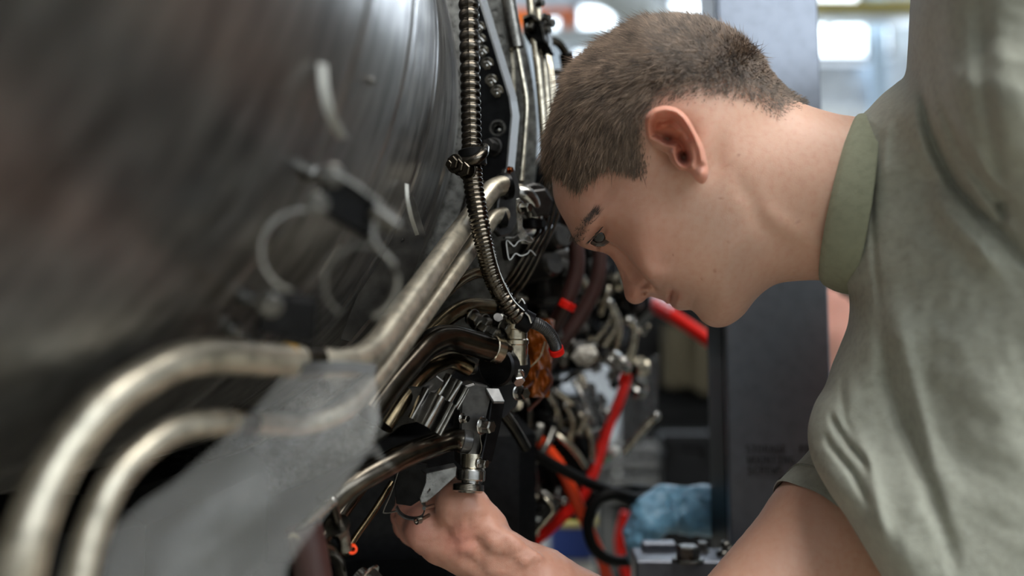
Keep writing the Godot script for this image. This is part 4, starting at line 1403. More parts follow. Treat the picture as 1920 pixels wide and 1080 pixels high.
func spring_clamp() -> void:
	# two corrugated sheets of spring steel whose folds point to the lower left
	var o := at(815, 755, 0.572)
	var t := thing("spring_clamp", "silver corrugated spring clamp with rounded folds under the thick tube", "clamp", o)
	var ax := (at(768, 790, 0.565) - at(798, 730, 0.572)).normalized()
	var defs := [[[772, 738], [850, 772], 56.0, 0.0, "front_fold"], [[815, 712], [872, 740], 40.0, 0.012, "rear_fold"]]
	for q in defs:
		var a := at(q[0][0] + 22, q[0][1] - 12, 0.570 + q[3])
		var e := at(q[1][0] + 4, q[1][1] - 10, 0.575 + q[3])
		var line := []
		var m := 60
		var dirp := (e - a).normalized()
		var outw := ax.cross(dirp).normalized()
		if outw.dot(FW) > 0: outw = -outw
		for i in m + 1:
			var u := float(i) / m
			var h := 0.0
			# narrow lip, wide lobe, narrow double lip
			if u < 0.14: h = 0.006 * sin(PI * u / 0.14)
			elif u < 0.24: h = -0.0015 * sin(PI * (u - 0.14) / 0.1)
			elif u < 0.70: h = 0.010 * sin(PI * (u - 0.24) / 0.46)
			elif u < 0.76: h = -0.003 * sin(PI * (u - 0.70) / 0.06)
			elif u < 0.88: h = 0.007 * sin(PI * (u - 0.76) / 0.12)
			else: h = 0.005 * sin(PI * (u - 0.88) / 0.12)
			line.append(a.lerp(e, u) + outw * h)
		var b := MB.new()
		var len: float = q[2] / F * 0.575 * 1.1
		var mid := []
		for p in line: mid.append(p + ax * len * 0.5)
		b.strip(mid, ax, len, 0.0013)
		part(q[4], b, M.steel, t)
	var pb := MB.new()
	pb.tube([at(812, 735, 0.585), at(790, 785, 0.575)], 0.004, 14)
	part("pin", pb, M.cast, t)

func engine_rear() -> void:
	var b: MB
	var n: Vector3
	# --- amber film cover with its thread
	var t := thing("amber_cover", "crumpled amber film cover behind the valve block", "cover", at(1005, 680, 0.72))
	var am := StandardMaterial3D.new()
	am.albedo_color = Color(0.58, 0.30, 0.06)
	am.roughness = 0.22
	am.metallic = 0.3
	am.backlight_enabled = true
	am.backlight = Color(0.4, 0.2, 0.05)
	b = MB.new()
	var f := FastNoiseLite.new()
	f.seed = 11
	f.frequency = 0.02
	var g := []
	for j in 25:
		var row := []
		for i in 25:
			var u := i / 24.0
			var v := j / 24.0
			var x := lerpf(lerpf(982, 962, v), lerpf(1040, 1030, v), u)
			var y := lerpf(600, 745, v)
			var d := 0.74 - 0.03 * sin(PI * u) + 0.02 * f.get_noise_2d(x * 1.6, y * 1.6)
			row.append(b.vert(at(x, y, d), -FW))
		g.append(row)
	b.sheet(g)
	var bk := MB.new()
	for i in b.v.size(): bk.vert(b.v[i] + FW * 0.03, FW)
	bk.sheet(g)
	b.renormal()
	bk.renormal()
	part("front_sheet", b, am, t)
	part("rear_sheet", bk, am, t)
	tb("brown_wire", "thin pale wire looping down over the amber cover", "wire", "", [[1022, 640, 0.70], [1012, 670, 0.695], [992, 690, 0.69], [975, 705, 0.69]], 0.0014, M.tube_brass, 0.0)
	tb("brown_wire", "thin orange-brown wire below the amber cover", "wire", "", [[1010, 690, 0.71], [1002, 715, 0.71], [975, 735, 0.705]], 0.003, paint(Color(0.30, 0.12, 0.05), 0.5), 0.0)
	tb("brown_wire", "longer red-brown wire curving down right of the amber cover", "wire", "", [[1024, 690, 0.73], [1034, 715, 0.73], [1015, 745, 0.73], [990, 770, 0.73]], 0.0034, paint(Color(0.30, 0.12, 0.05), 0.5), 0.0)
	# --- two brown hoses behind the nose
	t = tb("brown_hose", "dark red-brown hose hanging between the eyebrow and the metal nut, left one", "hose", "brown hoses by the face", [[1056, 380, 0.80], [1078, 450, 0.80], [1080, 510, 0.80], [1060, 570, 0.80], [1036, 615, 0.81]], 0.0165, M.hose_brown, 0.0)
	nut(t, "end_nut", at(1033, 612, 0.81), at(1010, 640, 0.82) - at(1040, 600, 0.81), 0.012, 0.014, M.steel_dull)
	collar(t, "red_band", at(1067, 566, 0.79), at(1060, 580, 0.79) - at(1068, 564, 0.79), 0.0088, 0.008, M.red, "orange-red band")
	tb("brown_hose", "dark red-brown hose just left of the nose bridge", "hose", "brown hoses by the face", [[1122, 420, 0.86], [1124, 480, 0.86], [1118, 530, 0.86], [1090, 590, 0.86], [1050, 645, 0.86], [1020, 690, 0.87]], 0.0165, M.hose_brown, 0.0)
	# --- red hose behind the mouth, with clear tape at its end
	t = tb("red_hose", "bright red hose stretching from under the nose to the post", "hose", "", [[1196, 552, 1.30], [1215, 566, 1.28], [1260, 592, 1.25], [1310, 625, 1.22], [1362, 662, 1.20], [1388, 679, 1.195]], 0.0215, M.red, 0.0)
	b = MB.new()
	b.tube(spline(path([[1208, 556, 1.28], [1232, 567, 1.265], [1262, 586, 1.25]]), 6), 0.0113, 20, false)
	var cl := StandardMaterial3D.new()
	cl.albedo_color = Color(0.9, 0.9, 0.95, 0.25)
	cl.transparency = BaseMaterial3D.TRANSPARENCY_ALPHA
	cl.roughness = 0.12
	part("clear_wrap", b, cl, t, "clear plastic wrap on the hose end")
	tb("red_hose", "red hose dropping from the wrapped part to the floor, crossing the orange one", "hose", "", [[1176, 700, 1.13], [1165, 740, 1.11], [1140, 800, 1.07], [1118, 870, 1.03], [1090, 930, 1.01], [1036, 985, 1.0], [985, 1030, 1.0]], 0.0155, M.red, 0.0)
	tb("red_hose", "short length of red hose at the bottom edge under the gloved hand", "hose", "", [[1172, 960, 1.4], [1160, 1020, 1.4], [1180, 1100, 1.4], [1190, 1180, 1.4]], 0.015, M.red, 0.0)
	tb("orange_hose", "bright orange hose running down to the bottom edge left of the black cable loop", "hose", "", [[1000, 815, 0.945], [1020, 835, 0.95], [1050, 875, 0.955], [1075, 925, 0.965], [1100, 985, 0.975], [1125, 1040, 0.985], [1150, 1120, 0.99]], 0.0145, M.orange, 0.0)
	# --- black cable and its loop
	t = tb("black_cable", "braided black cable leaving the engine and curling in a loop by the gloved hand", "cable", "", [[1000, 850, 0.9], [1050, 878, 0.92], [1100, 904, 0.95], [1150, 922, 0.97], [1190, 917, 0.99], [1235, 922, 1.08]], 0.0135, M.rubber, 0.0)
	b = MB.new()
	b.tube(spline(path([[1228, 930, 1.03], [1190, 934, 0.97], [1150, 926, 0.95], [1118, 940, 0.945], [1102, 980, 0.945], [1112, 1025, 0.95], [1145, 1050, 0.97], [1195, 1052, 1.01]]), 12), 0.0068, 16)
	part("loop", b, M.rubber, t)
	# --- bent light wire frame at the lower right of the hand
	tb("wire_bail", "bent pale wire bail with a square corner right of the wrist", "bail", "", [[1002, 1000, 0.86], [1038, 958, 0.86], [1034, 946, 0.86], [1022, 935, 0.86], [1012, 928, 0.87]], 0.0038, M.tube, 0.006)
	tb("wire_bail", "second pale wire with a right-angled bend above the wrist", "bail", "", [[975, 890, 0.88], [1005, 920, 0.88], [1018, 932, 0.88]], 0.004, M.tube_dark, 0.0)
	# --- bright bent tubes on the accessories
	var tubes := [[[[1142, 567], [1150, 585], [1158, 610], [1146, 630], [1132, 650]], 0.0088, "cream bent tube with a rounded end left of the nostril"], [[[1146, 590], [1142, 605], [1128, 625], [1115, 640]], 0.006, "dim thin tube behind the cream bent one"], [[[1178, 602], [1190, 612], [1188, 640], [1178, 680], [1172, 700]], 0.0105, "grey bent tube hanging under the tip of the nose"], [[[1060, 760], [1076, 790], [1070, 815], [1068, 835]], 0.008, "pale jointed tube above the start of the orange hose"], [[[1100, 775], [1092, 795], [1084, 812]], 0.009, "short pale tube beside the jointed one"], [[[1040, 735], [1056, 744], [1074, 758]], 0.009, "short slanting pale tube under the red-tipped conduit"], [[[1010, 620], [1022, 634]], 0.008, "stubby tube above the amber cover"], [[[1230, 780], [1210, 800], [1190, 825], [1170, 850]], 0.010, "long grey tube sloping down behind the clear sheeting"], [[[1048, 490], [1052, 505]], 0.012, "stubby brass tube left of the brown hoses"], [[[1090, 520], [1100, 545], [1096, 560]], 0.009, "dim steel tube glimpsed between the brown hoses"]]
	for q in tubes:
		var pts := []
		for p in q[0]: pts.append([p[0], p[1], 0.98])
		t = tb("accessory_tube", q[2], "tube", "", pts, q[1], M.tube, 0.0 if q[0].size() < 4 else 0.012)
		b = MB.new()
		var e := at(q[0][0][0], q[0][0][1], 0.98)
		b.ball(e, Vector3.ONE * q[1] * 0.62)
		part("end_cap", b, M.steel, t)
	# --- crumpled foil-bright wrap and clear sheets
	crumple("foil_wrap", "crumpled bright silver wrap below the cream bent tube", "wrap", [[1128, 672], [1150, 655], [1172, 668], [1186, 690], [1172, 700], [1148, 690]], 0.95, M.steel, 0.012, 3)
	crumple("foil_wrap", "crumpled white wrap with a brown patch left of the silver one", "wrap", [[1070, 670], [1085, 650], [1112, 646], [1122, 664], [1106, 684], [1082, 684]], 0.95, paint(Color(0.72, 0.70, 0.66), 0.3), 0.01, 4)
	var film := StandardMaterial3D.new()
	film.albedo_color = Color(0.60, 0.61, 0.62, 0.14)
	film.transparency = BaseMaterial3D.TRANSPARENCY_ALPHA
	film.roughness = 0.5
	crumple("clear_sheeting", "clear crumpled plastic sheeting hanging below the silver wrap", "sheeting", [[1080, 690], [1150, 692], [1160, 740], [1140, 790], [1100, 800], [1075, 750]], 0.97, film, 0.02, 6)
	crumple("clear_sheeting", "long clear plastic sheeting right of the short red hose", "sheeting", [[1186, 690], [1236, 660], [1232, 780], [1200, 850], [1140, 880], [1160, 800]], 1.08, film, 0.02, 7)
	b = MB.new()
	b.ball(at(1152, 848, 1.05), Vector3.ONE * 0.0085)
	solo("white_knob", b, paint(Color(0.8, 0.8, 0.78), 0.4), "small white round knob beside the lower red hose", "knob")
	tb("green_wire", "pale green wire end under the small white knob", "wire", "", [[1150, 852, 1.05], [1130, 868, 1.05], [1112, 885, 1.05]], 0.007, paint(Color(0.35, 0.52, 0.42), 0.5), 0.0)
	tb("red_stub", "short red hose stub showing under the silver wrap", "hose", "", [[1176, 698, 1.0], [1168, 716, 1.0]], 0.014, M.red, 0.0)
	b = MB.new()
	b.box(Basis(UP, 0.3), at(1030, 520, 0.86), Vector3(0.04, 0.06, 0.05), 0.006)
	b.lathe([Vector2(0, 0), Vector2(0.014, 0), Vector2(0.014, 0.03), Vector2(0.012, 0.033), Vector2(0, 0.033)], at(1030, 500, 0.85), facing(50, 20), 20)
	solo("sensor_body", b, M.cast, "dark cylindrical sensor body on the core behind the curved lines", "sensor")
	for q in [[1032, 450, 0.013, "upper dark plug sticking out under the forehead"], [1016, 500, 0.013, "lower dark plug sticking out behind the curved lines"]]:
		b = MB.new()
		b.lathe([Vector2(0, 0.02), Vector2(q[2] * 0.8, 0.02), Vector2(q[2], 0.015), Vector2(q[2], -0.05), Vector2(0, -0.05)], at(q[0], q[1], 0.80), facing(40, -10), 24)
		solo("blanking_plug", b, M.cast, q[3], "plug")
	# --- many small fittings on the accessories
	var rng := RandomNumberGenerator.new()
	rng.seed = 42
	var spots := []
	var tries := 0
	while spots.size() < 120 and tries < 4000:
		tries += 1
		var x := rng.randf_range(930, 1215)
		var y := rng.randf_range(440, 1010)
		var left := 940.0 + absf(y - 640) * 0.05
		var right := 1130.0 + 85.0 * sin(clampf((y - 440) / 420.0, 0, 1) * PI) if y < 860 else 1030.0
		if y > 780 and x > 1110: continue
		if x < left or x > right: continue
		var ok := true
		for s in spots:
			if Vector2(s[0], s[1]).distance_to(Vector2(x, y)) < 15: ok = false
		if ok: spots.append([x, y])
	var kinds := []
	for i in 6:
		b = MB.new()
		if i == 0: b.bolt(Vector3.ZERO, Vector3(0.3, 0.1, 1), 0.006, 6, 0.007, 0.003)
		elif i == 1: b.bolt(Vector3.ZERO, Vector3(0.6, 0.3, 1), 0.0045, 12, 0.009, 0.004)
		elif i == 2:
			b.tube(bent([Vector3(-0.012, -0.025, 0), Vector3(0, 0, 0.012), Vector3(0.012, 0.02, 0.002)], 0.012), 0.0038, 12)
			b.ball(Vector3(0.012, 0.02, 0.002), Vector3.ONE * 0.005)
		elif i == 3:
			b.lathe([Vector2(0, 0), Vector2(0.011, 0), Vector2(0.011, 0.012), Vector2(0.007, 0.014), Vector2(0.007, 0.024), Vector2(0, 0.024)], Vector3.ZERO, Vector3(0.5, 0.5, 1), 20)
		elif i == 4:
			b.box(Basis(Vector3(0, 0, 1), 0.5), Vector3.ZERO, Vector3(0.022, 0.012, 0.018), 0.003)
			b.bolt(Vector3(0, 0, 0.009), Vector3(0, 0, 1), 0.004, 6)
		else:
			b.tube(bent([Vector3(0.0, 0.035, -0.01), Vector3(0.002, 0.01, 0.012), Vector3(-0.008, -0.02, 0.008), Vector3(-0.02, -0.04, -0.01)], 0.015), 0.0045, 12)
		kinds.append(b.mesh())
	var mats := [M.steel, M.steel_dull, M.cast, M.cast_dark, M.tube, M.tube_dark]
	var words := ["bright silver", "dull grey", "dark grey", "black", "pale warm", "dark bronze"]
	var landmarks := [[1142, 567, "the cream bent tube"], [1080, 510, "the left brown hose"], [1118, 530, "the right brown hose"], [1150, 676, "the silver crumpled wrap"], [1095, 665, "the white crumpled wrap"], [1010, 660, "the amber cover"], [1044, 655, "the red boot of the conduit"], [1140, 800, "the red hose"], [1035, 855, "the start of the orange hose"], [1070, 800, "the jointed pale tube"], [1034, 950, "the wire bail"], [950, 740, "the blue-black rocker plate"], [962, 800, "the link rod"], [1180, 660, "the tube under the nose tip"], [985, 602, "the lower hose clamp"], [1070, 890, "the black cable"], [960, 930, "the wrist"], [1190, 760, "the long clear sheeting"], [1016, 500, "the dark plug"]]
	var used := {}
	var names := ["hexagon_bolt", "twelve_point_bolt", "ball_tube", "stepped_plug", "lug_block", "bent_pipe"]
	var said := ["hexagon bolt", "ribbed bolt", "ball-ended tube", "stepped plug", "bolted lug", "short bent pipe"]
	for s in spots:
		var kd := rng.randi_range(0, 5)
		var mi := rng.randi_range(0, 5)
		var dd := 0.90 + 0.16 * clampf((s[0] - 940) / 220.0, 0, 1) + rng.randf_range(-0.02, 0.03)
		var tilt := rng.randf_range(-1.6, 1.6)
		var turn := rng.randf_range(-0.2, 0.5)
		var lm: Array = landmarks[0]
		for l in landmarks:
			if Vector2(l[0], l[1]).distance_to(Vector2(s[0], s[1])) < Vector2(lm[0], lm[1]).distance_to(Vector2(s[0], s[1])): lm = l
		var off := Vector2(s[0] - lm[0], s[1] - lm[1])
		var where := ""
		if absf(off.y) > 9.0: where = "above" if off.y < 0 else "below"
		if absf(off.x) > 9.0: where += (" and " if where else "") + ("left of" if off.x < 0 else "right of")
		if where == "": where = "against"
		var label := "%s %s %s %s" % [words[mi], said[kd], where, lm[2]]
		if used.has(label): continue
		used[label] = true
		var o := MeshInstance3D.new()
		o.name = numbered(names[kd])
		o.mesh = kinds[kd]
		o.material_override = mats[mi]
		o.transform = Transform3D(Basis(FW, tilt) * Basis(UP, turn), at(s[0], s[1], dd))
		add_child(o, true)
		tag(o, label, ["bolt", "bolt", "tube", "plug", "lug", "pipe"][kd], "small fittings on the accessories")
		# foot that reaches back to the housing
	return

func crumple(called: String, label: String, category: String, px: Array, d: float, m: Material, amp: float, sd: int) -> void:
	var f := FastNoiseLite.new()
	f.seed = sd
	f.frequency = 0.045
	f.fractal_type = FastNoiseLite.FRACTAL_RIDGED
	f.fractal_octaves = 3
	var c := Vector2.ZERO
	for p in px: c += Vector2(p[0], p[1]) / px.size()
	var sides := []
	for side in 2:
		var b := MB.new()
		var g := []
		var na := 48
		var ns := 12
		for j in ns + 1:
			var s := float(j) / ns
			var row := []
			for i in na:
				var u := float(i) / na * px.size()
				var k := int(u)
				var A := Vector2(px[k][0], px[k][1])
				var B := Vector2(px[(k + 1) % px.size()][0], px[(k + 1) % px.size()][1])
				var q := c.lerp(A.lerp(B, u - k), s)
				var w := f.get_noise_2d(q.x, q.y + side * 300)
				var dd := d + (-1.0 if side == 0 else 1.0) * amp * sqrt(maxf(0.0, 1.0 - s * s)) + w * amp * 0.5 * (1.0 - pow(s, 6))
				row.append(b.vert(at(q.x, q.y, dd), -FW if side == 0 else FW))
			g.append(row)
		b.sheet(g, true)
		b.renormal()
		sides.append(b)
	var t := thing(called, label, category, at(c.x, c.y, d))
	part("front_layer", sides[0], m, t)
	part("rear_layer", sides[1], m, t)

# ---------------------------------------------------------------- bodies: joined tapered capsules meshed as surface nets
func cap_d(p: Vector3, c: Array) -> float:
	var ab: Vector3 = c[1] - c[0]
	var t := clampf((p - c[0]).dot(ab) / maxf(ab.length_squared(), 1e-12), 0.0, 1.0)
	return (p - c[0] - ab * t).length() - lerpf(c[2], c[3], t)

func nets(mb: MB, caps: Array, k: float, cell: float, color: Callable, wob := 0.0, wf := 0.0, sd := 1) -> void:
	var lo := Vector3.ONE * 1e9
	var hi := Vector3.ONE * -1e9
	for c in caps:
		for e in 2:
			lo = lo.min(c[e] - Vector3.ONE * c[2 + e])
			hi = hi.max(c[e] + Vector3.ONE * c[2 + e])
	lo -= Vector3.ONE * (cell * 3 + k)
	hi += Vector3.ONE * (cell * 3 + k)
	var nz := FastNoiseLite.new()
	nz.seed = sd
	nz.frequency = wf
	nz.fractal_octaves = 2
	var B := 6
	var nb := Vector3i(((hi - lo) / (cell * B)).ceil())
	var dim := nb * B + Vector3i.ONE
	var sy := dim.x
	var sz := dim.x * dim.y
	var vals := PackedFloat32Array()
	vals.resize(dim.x * dim.y * dim.z)
	vals.fill(1e3)
	var half := cell * B * 0.87
	var active := []
	for bz in nb.z:
		for by in nb.y:
			for bx in nb.x:
				var cen := lo + (Vector3(bx, by, bz) + Vector3.ONE * 0.5) * (cell * B)
				var near := []
				var least := 1e9
				for c in caps:
					var d := cap_d(cen, c)
					if d < half + k + wob: near.append(c)
					if c.size() < 5: least = minf(least, d)
				if near.is_empty() or least < -half * 1.1 - k - wob: continue
				active.append(Vector3i(bx, by, bz))
				for z in range(bz * B, bz * B + B + 1):
					for y in range(by * B, by * B + B + 1):
						var at0 := z * sz + y * sy
						for x in range(bx * B, bx * B + B + 1):
							if vals[at0 + x] < 999.0: continue
							var p := lo + Vector3(x, y, z) * cell
							var d := 99.0
							for c in near:
								var e := cap_d(p, c)
								if c.size() < 5:
									var h := maxf(k - absf(d - e), 0.0) / k
									d = minf(d, e) - h * h * k * 0.25
							for c in near:
								if c.size() >= 5:
									var kk: float = c[4]
									var e := -cap_d(p, c)
									var h := maxf(kk - absf(d - e), 0.0) / kk
									d = maxf(d, e) + h * h * kk * 0.25
							if wob > 0.0: d += wob * nz.get_noise_3dv(p)
							vals[at0 + x] = d
	var vid := {}
	var off := [0, 1, sy, sy + 1, sz, sz + 1, sz + sy, sz + sy + 1]
	var pos := [Vector3(0, 0, 0), Vector3(1, 0, 0), Vector3(0, 1, 0), Vector3(1, 1, 0), Vector3(0, 0, 1), Vector3(1, 0, 1), Vector3(0, 1, 1), Vector3(1, 1, 1)]
	var edges := [[0, 1], [2, 3], [4, 5], [6, 7], [0, 2], [1, 3], [4, 6], [5, 7], [0, 4], [1, 5], [2, 6], [3, 7]]
	for bl in active:
		for z in range(bl.z * B, bl.z * B + B):
			for y in range(bl.y * B, bl.y * B + B):
				for x in range(bl.x * B, bl.x * B + B):
					var i0 := z * sz + y * sy + x
					var neg := 0
					for o in off:
						if vals[i0 + o] < 0.0: neg += 1
					if neg == 0 or neg == 8: continue
					var acc := Vector3.ZERO
					var m := 0
					for e in edges:
						var a := vals[i0 + off[e[0]]]
						var b := vals[i0 + off[e[1]]]
						if (a < 0.0) != (b < 0.0):
							acc += pos[e[0]].lerp(pos[e[1]], a / (a - b))
							m += 1
					acc /= m
					var g := Vector3.ZERO
					for q in 8: g += (pos[q] - Vector3.ONE * 0.5) * vals[i0 + off[q]]
					var p := lo + (Vector3(x, y, z) + acc) * cell
					vid[i0] = mb.vert(p, g.normalized(), color.call(p))
	for i0 in vid.keys():
		var a := vals[i0]
		for e in [[1, sy, sz], [sy, sz, 1], [sz, 1, sy]]:
			var b := vals[i0 + e[0]]
			if (a < 0.0) == (b < 0.0): continue
			var q := [i0, i0 - e[1], i0 - e[1] - e[2], i0 - e[2]]
			if vid.has(q[1]) and vid.has(q[2]) and vid.has(q[3]): mb.quad(vid[q[0]], vid[q[1]], vid[q[2]], vid[q[3]])

func cap(a: Array, b: Array, ra: float, rb: float) -> Array:   # ends in pixels and depth, radii in millimetres
	return [at(a[0], a[1], a[2]), at(b[0], b[1], b[2]), ra * 0.001, rb * 0.001]

func to_px(p: Vector3) -> Vector2:
	var q := p - EYE
	var d := q.dot(FW)
	return Vector2(960.0 + F * q.x / d, 540.0 - F * q.dot(UP) / d)

# smooth surface through control values (thin plate): controls as [u, v, value, value ...]
func plate_fit(ctrl: Array, cols: int, lam := 0.0) -> Array:
	var n := ctrl.size()
	var m := n + 3
	var A := []
	for i in m:
		var row := PackedFloat64Array()
		row.resize(m + cols)
		if i < n:
			for j in n:
				var r2: float = pow(ctrl[i][0] - ctrl[j][0], 2) + pow(ctrl[i][1] - ctrl[j][1], 2)
				row[j] = 0.5 * r2 * log(r2 + 1e-9) + (lam if i == j else 0.0)
			row[n] = 1.0; row[n + 1] = ctrl[i][0]; row[n + 2] = ctrl[i][1]
			for c in cols: row[m + c] = ctrl[i][2 + c]
		else:
			for j in n: row[j] = 1.0 if i == n else ctrl[j][i - n - 1]
		A.append(row)
	for i in m:
		var piv := i
		for k in range(i + 1, m):
			if absf(A[k][i]) > absf(A[piv][i]): piv = k
		var tmp: PackedFloat64Array = A[piv]
		A[piv] = A[i]
		A[i] = tmp
		for k in range(i + 1, m):
			var f: float = tmp[i]
			f = A[k][i] / f
			if f == 0.0: continue
			var rk: PackedFloat64Array = A[k]
			for j in range(i, m + cols): rk[j] -= f * tmp[j]
			A[k] = rk
	var out := []
	for c in cols:
		var x := PackedFloat64Array()
		x.resize(m)
		for i in range(m - 1, -1, -1):
			var acc: float = A[i][m + c]
			for j in range(i + 1, m): acc -= A[i][j] * x[j]
			x[i] = acc / A[i][i]
		out.append(x)
	return [ctrl, out]

func plate_at(fit: Array, u: float, v: float) -> Array:
	var ctrl: Array = fit[0]
	var n := ctrl.size()
	var res := []
	for x in fit[1]: res.append(x[n] + x[n + 1] * u + x[n + 2] * v)
	for i in n:
		var du: float = u - ctrl[i][0]
		var dv: float = v - ctrl[i][1]
		var r2 := du * du + dv * dv
		var k := 0.5 * r2 * log(r2 + 1e-9)
		for c in res.size(): res[c] += fit[1][c][i] * k
	return res

func closed(px: Array, per: int) -> Array:
	var o := []
	var m := px.size()
	for i in m:
		for k in per: o.append(px[i].cubic_interpolate(px[(i + 1) % m], px[(i + m - 1) % m], px[(i + 2) % m], float(k) / per))
	return o

func line_d(p: Vector2, l: Array) -> float:
	var d := 1e9
	for i in l.size() - 1:
		d = minf(d, p.distance_to(Geometry2D.get_closest_point_to_segment(p, l[i], l[i + 1])))
	return d

func fold_d(p: Vector2, l: Array) -> Vector2:   # distance to a polyline, and how far along it (0 to 1)
	var best := Vector2(1e9, 0)
	var m := l.size() - 1
	for i in m:
		var c := Geometry2D.get_closest_point_to_segment(p, l[i], l[i + 1])
		var d := p.distance_to(c)
		if d < best.x: best = Vector2(d, (i + l[i].distance_to(c) / maxf(l[i].distance_to(l[i + 1]), 1e-6)) / m)
	return best

func skin_material() -> StandardMaterial3D:
	var m := StandardMaterial3D.new()
	m.vertex_color_use_as_albedo = true
	m.roughness = 0.5
	m.subsurf_scatter_enabled = true
	m.subsurf_scatter_strength = 0.12
	m.uv1_triplanar = true
	m.uv1_world_triplanar = true
	m.uv1_scale = Vector3.ONE * 14.0
	m.albedo_texture = noise_tex("skin", 0.02, [Color(0.95, 0.89, 0.87), Color(0.98, 0.95, 0.94), Color(0.99, 0.98, 0.98), Color(1, 1, 1)], 6)
	m.heightmap_enabled = true
	m.heightmap_scale = 0.01
	m.heightmap_texture = noise_tex("pores", 0.12, [0.0, 0.4, 0.6, 1.0], 3)
	m.rim_enabled = true
	m.rim = 0.15
	return m

# frame of the head: N towards the viewer, U to the right, V up
var HO: Vector3
var HN: Vector3
var HU: Vector3
var HV: Vector3

func huv(x: float, y: float, w := 0.0) -> Vector2:
	var p := ray_plane(x, y, HO + HN * w, HN) - HO
	return Vector2(p.dot(HU), p.dot(HV))

func hp(u: float, v: float, w: float) -> Vector3:
	return HO + HU * u + HV * v + HN * w

const HAIRLINE := [Vector2(1005, 250), Vector2(1010, 300), Vector2(1040, 322), Vector2(1052, 328), Vector2(1072, 346), Vector2(1086, 357), Vector2(1100, 344), Vector2(1128, 320), Vector2(1150, 312), Vector2(1180, 322), Vector2(1203, 331), Vector2(1216, 313), Vector2(1212, 290), Vector2(1212, 262), Vector2(1210, 235), Vector2(1222, 208), Vector2(1250, 196), Vector2(1280, 196), Vector2(1310, 192), Vector2(1360, 192), Vector2(1400, 200), Vector2(1430, 215), Vector2(1455, 228), Vector2(1478, 222), Vector2(1506, 196), Vector2(1520, 170), Vector2(1440, 60), Vector2(1350, 0), Vector2(1225, -20), Vector2(1080, 60), Vector2(1020, 160)]

